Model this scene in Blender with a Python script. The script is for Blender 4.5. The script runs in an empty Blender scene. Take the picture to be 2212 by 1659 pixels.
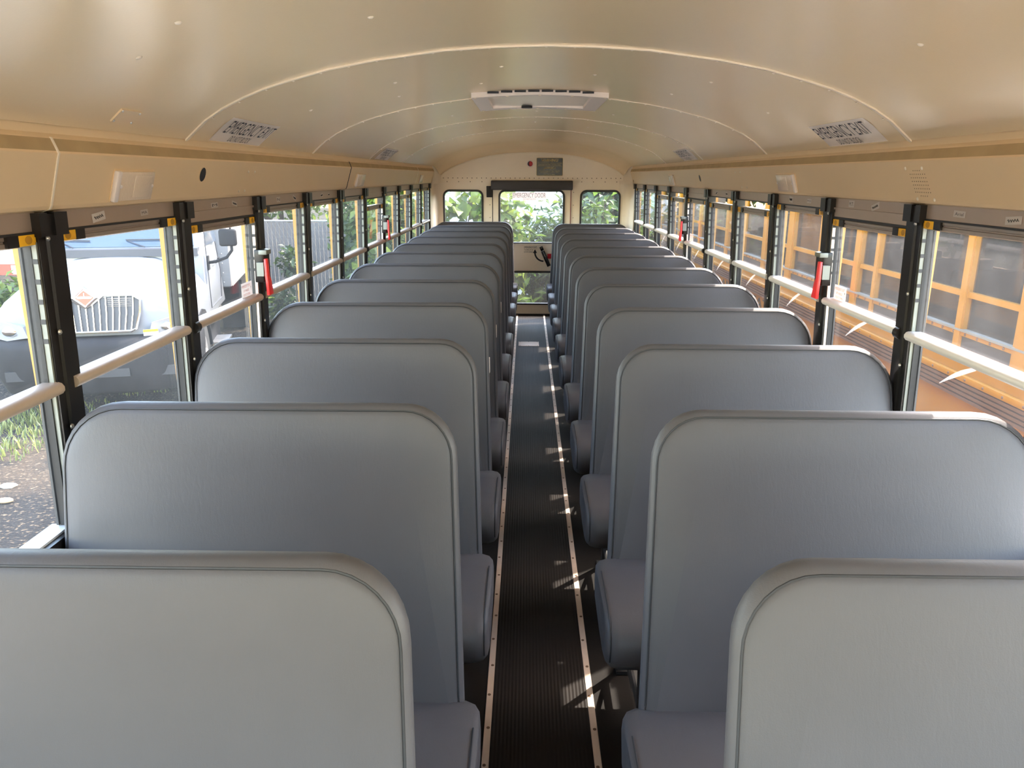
import bpy, bmesh, math, random
import numpy as np
from mathutils import Vector, Matrix

random.seed(7)
RNG = np.random.default_rng(11)
SC = bpy.context.scene
COL = SC.collection
PI = math.pi

# ------------------------------------------------------------------ camera
F_PX, PITCH, YAW, ROLL, CAMX, CAMZ = 1629.36, .2688, .0188, .0024, -.0554, 1.6859
cy_, sy_ = math.cos(YAW), math.sin(YAW)
fw = Vector((-sy_, cy_, 0)); rt = Vector((cy_, sy_, 0)); up = Vector((0, 0, 1))
fw2 = fw*math.cos(PITCH) - up*math.sin(PITCH)
up2 = fw*math.sin(PITCH) + up*math.cos(PITCH)
r3 = rt*math.cos(ROLL) + up2*math.sin(ROLL)
u3 = -rt*math.sin(ROLL) + up2*math.cos(ROLL)
cam_data = bpy.data.cameras.new('camera')
cam = bpy.data.objects.new('camera', cam_data); COL.objects.link(cam)
cam_data.sensor_fit = 'HORIZONTAL'; cam_data.sensor_width = 36.0
cam_data.lens = F_PX/2212*36.0
cam_data.clip_start = .02; cam_data.clip_end = 300
cam.matrix_world = Matrix(((r3.x, u3.x, -fw2.x, CAMX), (r3.y, u3.y, -fw2.y, 0), (r3.z, u3.z, -fw2.z, CAMZ), (0, 0, 0, 1)))
SC.camera = cam

# ------------------------------------------------------------------ view, world, sun
SC.view_settings.view_transform = 'Standard'
SC.view_settings.look = 'None'
SC.view_settings.gamma = 1.0
SC.view_settings.use_curve_mapping = False
SC.view_settings.exposure = 3.6
SUN_DIR = Vector((.585, .45, .79)).normalized()      # towards the sun
SUN_STRENGTH = 1.5
SKY_STRENGTH = .30
w = bpy.data.worlds.new('world'); SC.world = w; w.use_nodes = True
wn = w.node_tree.nodes; wl = w.node_tree.links
bg = wn['Background']
sky = wn.new('ShaderNodeTexSky'); sky.sky_type = 'NISHITA'; sky.sun_disc = False
sky.sun_elevation = math.asin(SUN_DIR.z); sky.sun_rotation = math.atan2(SUN_DIR.x, SUN_DIR.y)
sky.air_density = 1.2; sky.dust_density = 1.2; sky.ozone_density = 1.0
warm = wn.new('ShaderNodeMix'); warm.data_type = 'RGBA'; warm.blend_type = 'MULTIPLY'; warm.inputs[0].default_value = 1.0
warm.inputs[7].default_value = (1.07, .98, .87, 1)      # warm tint laid over the sky colour
wl.new(sky.outputs[0], warm.inputs[6]); wl.new(warm.outputs[2], bg.inputs[0]); bg.inputs[1].default_value = SKY_STRENGTH
sun_data = bpy.data.lights.new('sun', 'SUN'); sun_data.energy = SUN_STRENGTH; sun_data.angle = math.radians(.6)
sun_data.color = (1.0, .93, .82)
sun = bpy.data.objects.new('sun', sun_data); COL.objects.link(sun)
sun.rotation_euler = SUN_DIR.to_track_quat('Z', 'Y').to_euler()
SC.cycles.max_bounces = 12
SC.cycles.diffuse_bounces = 6
SC.cycles.transparent_max_bounces = 24

# ------------------------------------------------------------------ materials
def hexs(r, g, b):
    def f(c):
        c /= 255
        return c/12.92 if c <= .04045 else ((c+.055)/1.055)**2.4
    return (f(r), f(g), f(b), 1)

def newmat(name):
    m = bpy.data.materials.new(name); m.use_nodes = True
    return m, m.node_tree.nodes, m.node_tree.links, m.node_tree.nodes['Principled BSDF']

def pmat(name, col, rough=.5, metal=0, var=0, vscale=6, bump=0, bscale=80, spec=.5, detail=4, coat=0):
    m, n, l, b = newmat(name)
    b.inputs['Base Color'].default_value = col
    b.inputs['Roughness'].default_value = rough
    b.inputs['Metallic'].default_value = metal
    b.inputs['Specular IOR Level'].default_value = spec
    if coat: b.inputs['Coat Weight'].default_value = coat
    tc = n.new('ShaderNodeTexCoord')
    if var:
        t = n.new('ShaderNodeTexNoise'); t.inputs['Scale'].default_value = vscale; t.inputs['Detail'].default_value = detail
        l.new(tc.outputs['Object'], t.inputs['Vector'])
        mx = n.new('ShaderNodeMix'); mx.data_type = 'RGBA'
        mx.inputs[6].default_value = tuple(c*(1-var) for c in col[:3])+(1,)
        mx.inputs[7].default_value = tuple(min(1, c*(1+var)) for c in col[:3])+(1,)
        l.new(t.outputs['Fac'], mx.inputs[0]); l.new(mx.outputs[2], b.inputs['Base Color'])
    if bump:
        t2 = n.new('ShaderNodeTexNoise'); t2.inputs['Scale'].default_value = bscale; t2.inputs['Detail'].default_value = 3
        l.new(tc.outputs['Object'], t2.inputs['Vector'])
        bp = n.new('ShaderNodeBump'); bp.inputs['Strength'].default_value = bump; bp.inputs['Distance'].default_value = .004
        l.new(t2.outputs['Fac'], bp.inputs['Height']); l.new(bp.outputs[0], b.inputs['Normal'])
    return m

def vinyl_mat(name, col):
    """grained grey vinyl: fine grain, diagonal creases and broad soft blotches"""
    m, n, l, b = newmat(name)
    b.inputs['Roughness'].default_value = .5
    b.inputs['Specular IOR Level'].default_value = .35
    tc = n.new('ShaderNodeTexCoord')
    t = n.new('ShaderNodeTexNoise'); t.inputs['Scale'].default_value = 5; t.inputs['Detail'].default_value = 6
    l.new(tc.outputs['Object'], t.inputs['Vector'])
    mx = n.new('ShaderNodeMix'); mx.data_type = 'RGBA'
    mx.inputs[6].default_value = tuple(c*.9 for c in col[:3])+(1,); mx.inputs[7].default_value = tuple(c*1.1 for c in col[:3])+(1,)
    l.new(t.outputs['Fac'], mx.inputs[0]); l.new(mx.outputs[2], b.inputs['Base Color'])
    mp = n.new('ShaderNodeMapping'); mp.inputs['Rotation'].default_value = (0, .75, 0); mp.inputs['Scale'].default_value = (75, 20, 24)
    l.new(tc.outputs['Object'], mp.inputs[0])
    t1 = n.new('ShaderNodeTexNoise'); t1.inputs['Scale'].default_value = 1.6; t1.inputs['Detail'].default_value = 5; t1.inputs['Distortion'].default_value = .8
    l.new(mp.outputs[0], t1.inputs['Vector'])
    t2 = n.new('ShaderNodeTexVoronoi'); t2.inputs['Scale'].default_value = 420
    l.new(tc.outputs['Object'], t2.inputs['Vector'])
    ad = n.new('ShaderNodeMath'); ad.operation = 'MULTIPLY_ADD'; ad.inputs[1].default_value = .22
    l.new(t2.outputs['Distance'], ad.inputs[0]); l.new(t1.outputs['Fac'], ad.inputs[2])
    bp = n.new('ShaderNodeBump'); bp.inputs['Strength'].default_value = .13; bp.inputs['Distance'].default_value = .003
    l.new(ad.outputs[0], bp.inputs['Height']); l.new(bp.outputs[0], b.inputs['Normal'])
    return m

def glass_mat(name, dirt=.10, tint=(.97, .97, .97), scale=3.0, dirtcol=(.85, .83, .82)):
    """dusty pane: mostly see-through, a film of dust that catches light, a little mirror"""
    m = bpy.data.materials.new(name); m.use_nodes = True
    n = m.node_tree.nodes; l = m.node_tree.links; n.clear()
    out = n.new('ShaderNodeOutputMaterial')
    tr = n.new('ShaderNodeBsdfTransparent'); tr.inputs[0].default_value = tint+(1,)
    tl = n.new('ShaderNodeBsdfTranslucent'); tl.inputs[0].default_value = dirtcol+(1,)
    df = n.new('ShaderNodeBsdfDiffuse'); df.inputs[0].default_value = dirtcol+(1,)
    dd = n.new('ShaderNodeMixShader'); dd.inputs[0].default_value = .35
    l.new(tl.outputs[0], dd.inputs[1]); l.new(df.outputs[0], dd.inputs[2])
    gl = n.new('ShaderNodeBsdfGlossy'); gl.inputs['Roughness'].default_value = .02
    tc = n.new('ShaderNodeTexCoord')
    t = n.new('ShaderNodeTexNoise'); t.inputs['Scale'].default_value = scale; t.inputs['Detail'].default_value = 8; t.inputs['Roughness'].default_value = .65
    l.new(tc.outputs['Object'], t.inputs['Vector'])
    mr = n.new('ShaderNodeMapRange'); mr.inputs[1].default_value = .3; mr.inputs[2].default_value = .75
    mr.inputs[3].default_value = dirt*.6; mr.inputs[4].default_value = dirt*1.5
    l.new(t.outputs['Fac'], mr.inputs[0])
    m1 = n.new('ShaderNodeMixShader'); l.new(mr.outputs[0], m1.inputs[0]); l.new(tr.outputs[0], m1.inputs[1]); l.new(dd.outputs[0], m1.inputs[2])
    lw = n.new('ShaderNodeLayerWeight'); lw.inputs[0].default_value = .5
    pw = n.new('ShaderNodeMath'); pw.operation = 'POWER'; pw.inputs[1].default_value = 5; l.new(lw.outputs['Facing'], pw.inputs[0])
    fr = n.new('ShaderNodeMath'); fr.operation = 'MULTIPLY_ADD'; fr.inputs[1].default_value = .5; fr.inputs[2].default_value = .02; l.new(pw.outputs[0], fr.inputs[0])
    m2 = n.new('ShaderNodeMixShader'); l.new(fr.outputs[0], m2.inputs[0]); l.new(m1.outputs[0], m2.inputs[1]); l.new(gl.outputs[0], m2.inputs[2])
    l.new(m2.outputs[0], out.inputs[0])
    return m

def leaf_mat(name, c0, c1, trans=.45):
    m = bpy.data.materials.new(name); m.use_nodes = True
    n = m.node_tree.nodes; l = m.node_tree.links; n.clear()
    out = n.new('ShaderNodeOutputMaterial')
    at = n.new('ShaderNodeAttribute'); at.attribute_name = 'leaf_tone'
    mx = n.new('ShaderNodeMix'); mx.data_type = 'RGBA'; mx.inputs[6].default_value = c0; mx.inputs[7].default_value = c1
    l.new(at.outputs['Fac'], mx.inputs[0])
    d = n.new('ShaderNodeBsdfPrincipled'); d.inputs['Roughness'].default_value = .45
    l.new(mx.outputs[2], d.inputs['Base Color'])
    t = n.new('ShaderNodeBsdfTranslucent'); l.new(mx.outputs[2], t.inputs[0])
    ms = n.new('ShaderNodeMixShader'); ms.inputs[0].default_value = trans
    l.new(d.outputs[0], ms.inputs[1]); l.new(t.outputs[0], ms.inputs[2]); l.new(ms.outputs[0], out.inputs[0])
    return m

def ribbed_mat():
    m, n, l, b = newmat('ribbed_rubber')
    b.inputs['Base Color'].default_value = (.012, .008, .006, 1); b.inputs['Roughness'].default_value = .6; b.inputs['Specular IOR Level'].default_value = .2
    tc = n.new('ShaderNodeTexCoord')
    wv = n.new('ShaderNodeTexWave'); wv.wave_type = 'BANDS'; wv.bands_direction = 'X'; wv.inputs['Scale'].default_value = 26
    l.new(tc.outputs['Object'], wv.inputs['Vector'])
    bp = n.new('ShaderNodeBump'); bp.inputs['Strength'].default_value = .45; bp.inputs['Distance'].default_value = .002
    l.new(wv.outputs['Fac'], bp.inputs['Height']); l.new(bp.outputs[0], b.inputs['Normal'])
    return m

def ground_mat():
    m, n, l, b = newmat('gravelly_asphalt')
    b.inputs['Roughness'].default_value = .95; b.inputs['Specular IOR Level'].default_value = .08
    tc = n.new('ShaderNodeTexCoord')
    t1 = n.new('ShaderNodeTexNoise'); t1.inputs['Scale'].default_value = 1.3; t1.inputs['Detail'].default_value = 6
    t2 = n.new('ShaderNodeTexVoronoi'); t2.inputs['Scale'].default_value = 38
    t3 = n.new('ShaderNodeTexNoise'); t3.inputs['Scale'].default_value = 26; t3.inputs['Detail'].default_value = 5
    for t in (t1, t2, t3): l.new(tc.outputs['Object'], t.inputs['Vector'])
    base = n.new('ShaderNodeMix'); base.data_type = 'RGBA'
    base.inputs[6].default_value = (.013, .012, .012, 1); base.inputs[7].default_value = (.042, .031, .022, 1)
    r1 = n.new('ShaderNodeMapRange'); r1.inputs[1].default_value = .45; r1.inputs[2].default_value = .62
    l.new(t1.outputs['Fac'], r1.inputs[0]); l.new(r1.outputs[0], base.inputs[0])
    chips_and_dapples = n.new('ShaderNodeMix'); chips_and_dapples.data_type = 'RGBA'; chips_and_dapples.inputs[7].default_value = (.11, .083, .055, 1)  # pale wood chips; their patches double as painted sun dapples
    r2 = n.new('ShaderNodeMapRange'); r2.inputs[1].default_value = .56; r2.inputs[2].default_value = .68
    l.new(t3.outputs['Fac'], r2.inputs[0]); l.new(r2.outputs[0], chips_and_dapples.inputs[0]); l.new(base.outputs[2], chips_and_dapples.inputs[6])
    l.new(chips_and_dapples.outputs[2], b.inputs['Base Color'])
    bp = n.new('ShaderNodeBump'); bp.inputs['Strength'].default_value = .7; bp.inputs['Distance'].default_value = .02
    l.new(t2.outputs['Distance'], bp.inputs['Height']); l.new(bp.outputs[0], b.inputs['Normal'])
    return m

BEIGE = (.56, .45, .33, 1)
M = {}
M['ceiling'] = pmat('ceiling_beige_paint', (.88, .69, .43, 1), .23, var=.03, vscale=2, bump=.03, bscale=160, spec=.8)
M['cornice'] = pmat('cornice_beige_paint', (.86, .63, .36, 1), .42, var=.04, vscale=4)
M['ledge'] = pmat('dusty_tan_ledge', (.50, .35, .17, 1), .85, var=.25, vscale=9)
M['rearwall'] = pmat('rear_wall_paint', (.92, .80, .63, 1), .38, var=.03)
M['alu'] = pmat('brushed_aluminium', (.62, .60, .58, 1), .38, 1, var=.08, vscale=30)
M['header'] = pmat('window_header_alu', (.50, .39, .30, 1), .42, .55, var=.06, vscale=12)
M['sash'] = pmat('window_sash_alu', (.40, .33, .27, 1), .4, .6, var=.06, vscale=12)
M['rail'] = pmat('window_rail_alu', (.44, .34, .27, 1), .45, .3, var=.05, vscale=10)  # left rails: the shade on that side is put into the tan
M['track'] = pmat('window_track_grey', (.20, .21, .185, 1), .5, .2)
M['black'] = pmat('black_trim', (.011, .009, .008, 1), .35, spec=.3)
M['rubber'] = pmat('black_rubber', (.014, .013, .013, 1), .6)
M['gasket'] = pmat('window_gasket', (.02, .02, .02, 1), .5)
M['yellow'] = pmat('latch_yellow', (.95, .50, .012, 1), .42)
M['yellowd'] = pmat('latch_yellow_recess', (.50, .24, .01, 1), .5)
M['busyellow'] = pmat('school_bus_yellow', (.36, .155, .002, 1), .35, var=.04, vscale=3)
M['red'] = pmat('handle_red', (.75, .02, .02, 1), .35)
M['redlens'] = pmat('red_lens', (.45, .005, .01, 1), .15)
M['white'] = pmat('white_plastic', (.88, .78, .70, 1), .4)
M['lens'] = pmat('clear_lens', (.88, .70, .50, 1), .18, spec=.8, bump=.25, bscale=120)
M['screw'] = pmat('screw_steel', (.62, .60, .56, 1), .3, .9)
M['rust'] = pmat('rusty_screw', (.16, .09, .05, 1), .6, .4)
M['paintscrew'] = pmat('painted_screw', (.92, .80, .62, 1), .4)
M['vinyl'] = vinyl_mat('grey_vinyl', (.084, .077, .080))
M['piping'] = pmat('dark_piping', (.022, .021, .023, 1), .55)
M['steel'] = pmat('seat_frame_steel', (.06, .058, .056, 1), .4, .5)
M['chrome'] = pmat('chrome', (.72, .71, .70, 1), .12, 1)
M['floor'] = pmat('black_rubber_floor', (.009, .0065, .005, 1), .65, bump=.1, spec=.2)
M['ribbed'] = ribbed_mat()
M['strip'] = pmat('aisle_strip_alu', (.62, .48, .38, 1), .5, .15, var=.15, vscale=14)
M['decal'] = pmat('decal_film', (.95, .84, .72, 1), .3)
M['decalwhite'] = pmat('decal_white', (.80, .74, .68, 1), .35)
def film_mat():
    m = bpy.data.materials.new('translucent_decal'); m.use_nodes = True
    n = m.node_tree.nodes; l = m.node_tree.links; n.clear()
    out = n.new('ShaderNodeOutputMaterial'); t = n.new('ShaderNodeBsdfTranslucent'); d = n.new('ShaderNodeBsdfDiffuse'); ms = n.new('ShaderNodeMixShader')
    t.inputs[0].default_value = (.26, .215, .195, 1); d.inputs[0].default_value = (.70, .58, .52, 1); ms.inputs[0].default_value = .4
    l.new(t.outputs[0], ms.inputs[1]); l.new(d.outputs[0], ms.inputs[2]); l.new(ms.outputs[0], out.inputs[0]); return m
M['decalclear'] = film_mat()
M['ink'] = pmat('black_ink', (.012, .012, .016, 1), .5)
M['inkgrey'] = pmat('pen_ink', (.06, .06, .06, 1), .7)
M['inkred'] = pmat('red_ink', (.45, .09, .05, 1), .5)
M['gold'] = pmat('gold_ink', (.62, .42, .08, 1), .4)
M['signblack'] = pmat('gloss_black_sign', (.010, .010, .010, 1), .22, spec=.5)
M['pad'] = pmat('charcoal_vinyl_pad', (.045, .04, .04, 1), .45, bump=.1)
M['sill'] = pmat('window_sill_alu', (.70, .68, .66, 1), .4, .3)
M['innerwall'] = pmat('lower_wall_alu', (.30, .28, .27, 1), .45, .3)
M['paper'] = pmat('tape_paper', (.62, .56, .50, 1), .8)
M['glassL'] = glass_mat('dusty_glass', .016)
M['glassR'] = glass_mat('dusty_sunlit_glass', .020, scale=5)
M['glassR2'] = glass_mat('lower_sunlit_glass', .014, scale=5)
M['glassB'] = glass_mat('rear_glass', .014, scale=2)
M['glassdark'] = glass_mat('tinted_bus_glass', .02, tint=(.55, .52, .5))
M['streak'] = glass_mat('painted_glare_streak', .22, scale=2)  # sun glare on the panes, put in as a pale film
M['ground'] = ground_mat()
M['bounce_yard'] = pmat('bounce_concrete', (.64, .56, .45, 1), .85, var=.1, vscale=2)  # for the added yard, pale to throw light inside
M['bounce_apron'] = pmat('bounce_gravel', (.54, .47, .37, 1), .9, var=.25, vscale=22, bump=.5, bscale=40)  # for the added apron, pale to throw light inside
M['truckwhite'] = pmat('truck_white_paint', (.20, .21, .23, 1), .28, coat=.4)
M['boxwhite'] = pmat('box_body_white', (.26, .255, .25, 1), .4, var=.06, vscale=2)
M['containerwhite'] = pmat('container_white', (.85, .85, .83, 1), .5)
M['bumper'] = pmat('bumper_plastic', (.016, .015, .016, 1), .7, var=.3, vscale=5, spec=.15)
M['tire'] = pmat('tire_rubber', (.03, .03, .03, 1), .8)
M['grilledark'] = pmat('grille_dark', (.035, .034, .04, 1), .5)
M['wscreen'] = pmat('windscreen_glass', (.03, .045, .07, 1), .08, spec=1.0)
M['hlens'] = pmat('headlight_lens', (.22, .22, .23, 1), .1, spec=1.0)
M['amber'] = pmat('amber_marker', (.75, .28, .02, 1), .3)
M['slat'] = pmat('fence_slat_grey', (.14, .133, .132, 1), .6, var=.15, vscale=3)
M['wire'] = pmat('chain_link_wire', (.30, .30, .29, 1), .5, .6)
M['slatback'] = pmat('fence_gap_dark', (.03, .03, .03, 1), .9)
M['bark'] = pmat('bark', (.09, .065, .045, 1), .9, var=.4, vscale=8, bump=.4, bscale=20)
M['leafA'] = leaf_mat('leaf_mid_green', (.022, .05, .01, 1), (.10, .16, .025, 1))
M['leafB'] = leaf_mat('leaf_bright_green', (.04, .085, .014, 1), (.18, .235, .04, 1), .55)
M['leafC'] = leaf_mat('leaf_dark_green', (.010, .026, .008, 1), (.055, .095, .02, 1), .35)
M['grass'] = leaf_mat('grass_blade', (.06, .09, .015, 1), (.22, .23, .06, 1), .4)
M['redrefl'] = pmat('reflective_red', (.6, .06, .04, 1), .3)
M['tarp'] = pmat('green_tarp', (.22, .45, .28, 1), .6)
M['rock'] = pmat('tan_stone', (.42, .28, .15, 1), .8)
M['brownrail'] = pmat('brown_rub_rail', (.12, .062, .04, 1), .45)
M['darkin'] = pmat('dark_bus_interior', (.03, .027, .027, 1), .7)
M['palebeam'] = pmat('weathered_wood', (.36, .28, .21, 1), .8, var=.15)

# ------------------------------------------------------------------ mesh builder
class MB:
    def __init__(s): s.v = []; s.f = []; s.m = []; s.mat = 0
    def add(s, verts, faces):
        o = len(s.v); s.v.extend([tuple(p) for p in verts])
        for f in faces: s.f.append([o+i for i in f]); s.m.append(s.mat)
        return s
    def box(s, x0, x1, y0, y1, z0, z1):
        if x0 > x1: x0, x1 = x1, x0
        if y0 > y1: y0, y1 = y1, y0
        if z0 > z1: z0, z1 = z1, z0
        return s.add([(x0,y0,z0),(x1,y0,z0),(x1,y1,z0),(x0,y1,z0),(x0,y0,z1),(x1,y0,z1),(x1,y1,z1),(x0,y1,z1)],
                     [(0,3,2,1),(4,5,6,7),(0,1,5,4),(1,2,6,5),(2,3,7,6),(3,0,4,7)])
    def quad(s, a, b, c, d): return s.add([a,b,c,d], [(0,1,2,3)])
    def poly(s, pts): return s.add(pts, [tuple(range(len(pts)))])
    def loft(s, rings, closed=True, cap0=True, cap1=True):
        n = len(rings[0]); V = [p for r in rings for p in r]; Fs = []
        for i in range(len(rings)-1):
            for j in range(n if closed else n-1):
                k = (j+1) % n
                Fs.append((i*n+j, i*n+k, (i+1)*n+k, (i+1)*n+j))
        if cap0: Fs.append(tuple(range(n-1, -1, -1)))
        if cap1: Fs.append(tuple((len(rings)-1)*n+j for j in range(n)))
        return s.add(V, Fs)
    def tube(s, pts, r, n=8):
        pts = [Vector(p) for p in pts]; rings = []
        rr = r if isinstance(r, (list, tuple)) else [r]*len(pts)
        ref = None
        for i, p in enumerate(pts):
            d = (pts[min(i+1, len(pts)-1)]-pts[max(i-1, 0)]).normalized()
            if ref is None: ref = d.orthogonal().normalized()
            ref = (ref - d*ref.dot(d))
            ref = ref.normalized() if ref.length > 1e-6 else d.orthogonal().normalized()
            b = d.cross(ref)
            rings.append([p+(ref*math.cos(2*PI*k/n)+b*math.sin(2*PI*k/n))*rr[i] for k in range(n)])
        return s.loft(rings)
    def prism(s, poly, axis, a, b):
        """poly: 2-d points in the two other axes (order x,y,z without axis)"""
        def P(p, t):
            return {'x': (t, p[0], p[1]), 'y': (p[0], t, p[1]), 'z': (p[0], p[1], t)}[axis]
        return s.loft([[P(p, a) for p in poly], [P(p, b) for p in poly]])
    def disc(s, c, nrm, r, depth, n=12, r2=None):
        c = Vector(c); nrm = Vector(nrm).normalized(); a = nrm.orthogonal().normalized(); b = nrm.cross(a)
        r2 = r if r2 is None else r2
        R0 = [c+(a*math.cos(2*PI*k/n)+b*math.sin(2*PI*k/n))*r for k in range(n)]
        R1 = [c+nrm*depth+(a*math.cos(2*PI*k/n)+b*math.sin(2*PI*k/n))*r2 for k in range(n)]
        return s.loft([R0, R1])
    def dome(s, c, nrm, r, h, n=8):
        c = Vector(c); nrm = Vector(nrm).normalized(); a = nrm.orthogonal().normalized(); b = nrm.cross(a)
        rings = []
        for q in (0, .5, .85):
            rr = r*math.sqrt(max(0, 1-q*q)); rings.append([c+nrm*(h*q)+(a*math.cos(2*PI*k/n)+b*math.sin(2*PI*k/n))*rr for k in range(n)])
        return s.loft(rings)
    def ellipsoid(s, c, rx, ry, rz, nu=12, nv=8):
        rings = []
        for i in range(1, nv):
            t = PI*i/nv
            rings.append([(c[0]+rx*math.sin(t)*math.cos(2*PI*k/nu), c[1]+ry*math.sin(t)*math.sin(2*PI*k/nu), c[2]-rz*math.cos(t)) for k in range(nu)])
        return s.loft(rings)
    def xf(s, fn): s.v = [tuple(fn(p)) for p in s.v]; return s
    def build(s, name, mat, parent=None, loc=(0,0,0), smooth=40, bevel=0, seg=2):
        me = bpy.data.meshes.new(name); me.from_pydata(s.v, [], s.f)
        mats = mat if isinstance(mat, (list, tuple)) else [mat]
        for m in mats: me.materials.append(M[m] if isinstance(m, str) else m)
        if len(mats) > 1: me.polygons.foreach_set('material_index', s.m)
        bm = bmesh.new(); bm.from_mesh(me)
        bmesh.ops.recalc_face_normals(bm, faces=bm.faces)
        if bevel:
            ed = [e for e in bm.edges if len(e.link_faces) == 2 and e.calc_face_angle(0) > .5]
            bmesh.ops.bevel(bm, geom=ed, offset=bevel, segments=seg, affect='EDGES', profile=.5, clamp_overlap=True)
        bm.to_mesh(me); bm.free()
        if smooth:
            me.polygons.foreach_set('use_smooth', [True]*len(me.polygons))
            me.set_sharp_from_angle(angle=math.radians(smooth))
        o = bpy.data.objects.new(name, me); COL.objects.link(o); o.location = loc
        if parent is not None: o.parent = parent
        return o

def empty(name, loc=(0,0,0), rz=0, parent=None):
    o = bpy.data.objects.new(name, None); COL.objects.link(o); o.location = loc; o.rotation_euler = (0, 0, rz)
    o.empty_display_size = .1
    if parent is not None: o.parent = parent
    return o
def tag(o, label, cat, group=None, kind=None):
    o['label'] = label; o['category'] = cat
    if group: o['group'] = group
    if kind: o['kind'] = kind
    return o
def struct(o): o['kind'] = 'structure'; return o
def copy_tree(o, parent=None):
    c = o.copy(); COL.objects.link(c)
    if parent is not None: c.parent = parent
    for ch in list(o.children): copy_tree(ch, c)
    return c

def text_obj(name, body, P, Rv, Uv, height, width=None, mat='ink', parent=None, align='L', off=.0012, bold=0, loc=(0,0,0)):
    """flat lettering as a mesh; P is the lower left corner (or lower centre), Rv right, Uv up"""
    cu = bpy.data.curves.new(name, 'FONT'); cu.body = body; cu.size = 1; cu.offset = bold; cu.resolution_u = 3
    tmp = bpy.data.objects.new('tmp', cu); COL.objects.link(tmp)
    bpy.context.view_layer.update()
    me = bpy.data.meshes.new_from_object(tmp.evaluated_get(bpy.context.evaluated_depsgraph_get()))
    COL.objects.unlink(tmp); bpy.data.objects.remove(tmp); bpy.data.curves.remove(cu)
    co = np.array([v.co[:] for v in me.vertices])
    x0, x1 = co[:,0].min(), co[:,0].max(); y0, y1 = co[:,1].min(), co[:,1].max()
    Rv = Vector(Rv); Uv = Vector(Uv); Rn = Rv.normalized(); N = Rn.cross(Uv.normalized())
    sy = height/(y1-y0); sx = (width/(x1-x0)) if width else sy
    X = (co[:,0]-x0)*sx; Y = (co[:,1]-y0)*sy
    if align == 'C': X = X-(x1-x0)*sx/2
    R3, U3, N3, P3 = map(np.array, (Rn, Uv.normalized(), N, P))
    W = P3+X[:,None]*R3+Y[:,None]*U3+N3*off-np.array(loc)
    me.vertices.foreach_set('co', W.ravel()); me.update()
    me.name = name; me.materials.clear(); me.materials.append(M[mat])
    o = bpy.data.objects.new(name, me); COL.objects.link(o); o.location = loc
    if parent is not None: o.parent = parent
    return o

# ------------------------------------------------------------------ bus shell
YF, YR = -2.0, 9.40
def lean(z): return (1.6-z)*.03
CEIL = [(1.125,1.795),(1.10,1.817),(1.058,1.853),(1.003,1.887),(.935,1.919),(.868,1.945),(.802,1.965),(.664,2.001),(.521,2.027),(.313,2.054),(.155,2.064),(0,2.068)]
PROF = [(-x, z) for x, z in CEIL] + [(x, z) for x, z in CEIL[-2::-1]]
def arch_of(p):
    x, z = p
    t = x/1.125
    ang = max(0, 1-abs(t)**2.15)
    return (x*1.105/1.125, 1.668+.288*ang**.72)
ARCH = [arch_of(p) for p in PROF]

# floor
mb = MB(); mb.box(-1.2, 1.2, YF, YR, -.04, 0)
floor = struct(mb.build('floor', 'floor', smooth=0))
mb = MB(); mb.box(-.157, .157, YF, YR-.01, 0, .003); mb.build('aisle_mat', 'ribbed', floor, smooth=0)
for i, s in enumerate((-1, 1)):
    mb = MB(); mb.prism([(s*.156,0),(s*.158,.0055),(s*.178,.0055),(s*.180,0)], 'y', YF, YR-.01)
    t = struct(mb.build(f'trim_{3+i}', 'strip', smooth=0))
    mb = MB(); k = 0; y = .27
    while y < 9.3:
        mb.disc((s*.168+((k%2)-.5)*.004, y, .0052), (0,0,1), .0055, .0012, 8); y += .158; k += 1
    mb.build('screws', 'rust', t, smooth=0)
# wheelhouse-free flat sub-floor; underside of the bus body
mb = MB(); mb.box(-1.17, 1.17, YF, YR, -.30, -.045); struct(mb.build('floor_underside', 'tire', smooth=0))

# ceiling with fillet to the rear cap
ys = [YF, 0.0, 2.0, 4.0, 6.0, 8.0, 8.86]
rings = [[(x, y, z) for x, z in PROF] for y in ys]
for a in (12, 25, 38, 50, 62, 73, 82, 90):
    a = math.radians(a); k = (1-math.cos(a))**.9; yy = 8.86+.50*math.sin(a)
    rings.append([(px*(1-k)+ax*k, yy, pz*(1-k)+az*k) for (px, pz), (ax, az) in zip(PROF, ARCH)])
mb = MB(); mb.loft(rings, closed=False, cap0=False, cap1=False)
ceiling = struct(mb.build('ceiling', 'ceiling', smooth=50))
# outer roof skin
OUT = [(-1.215, 1.60)]+[(x*1.08, z+.055) for x, z in PROF]+[(1.215, 1.60)]
mb = MB(); mb.loft([[(x, YF, z) for x, z in OUT], [(x, 9.45, z) for x, z in OUT]], closed=False, cap0=False, cap1=False)
mb.build('roof_skin', 'busyellow', ceiling, smooth=50)
# rain gutters along the outer roof edge
mb = MB()
for s in (-1, 1): mb.box(s*1.205, s*1.245, YF, 9.45, 1.585, 1.612)
mb.build('rain_gutter', 'busyellow', ceiling, smooth=0)
# rear dome of the roof skin
mb = MB(); mb.poly([(x, 9.45, z) for x, z in OUT]); mb.build('rear_skin', 'busyellow', ceiling, smooth=0)
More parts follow.
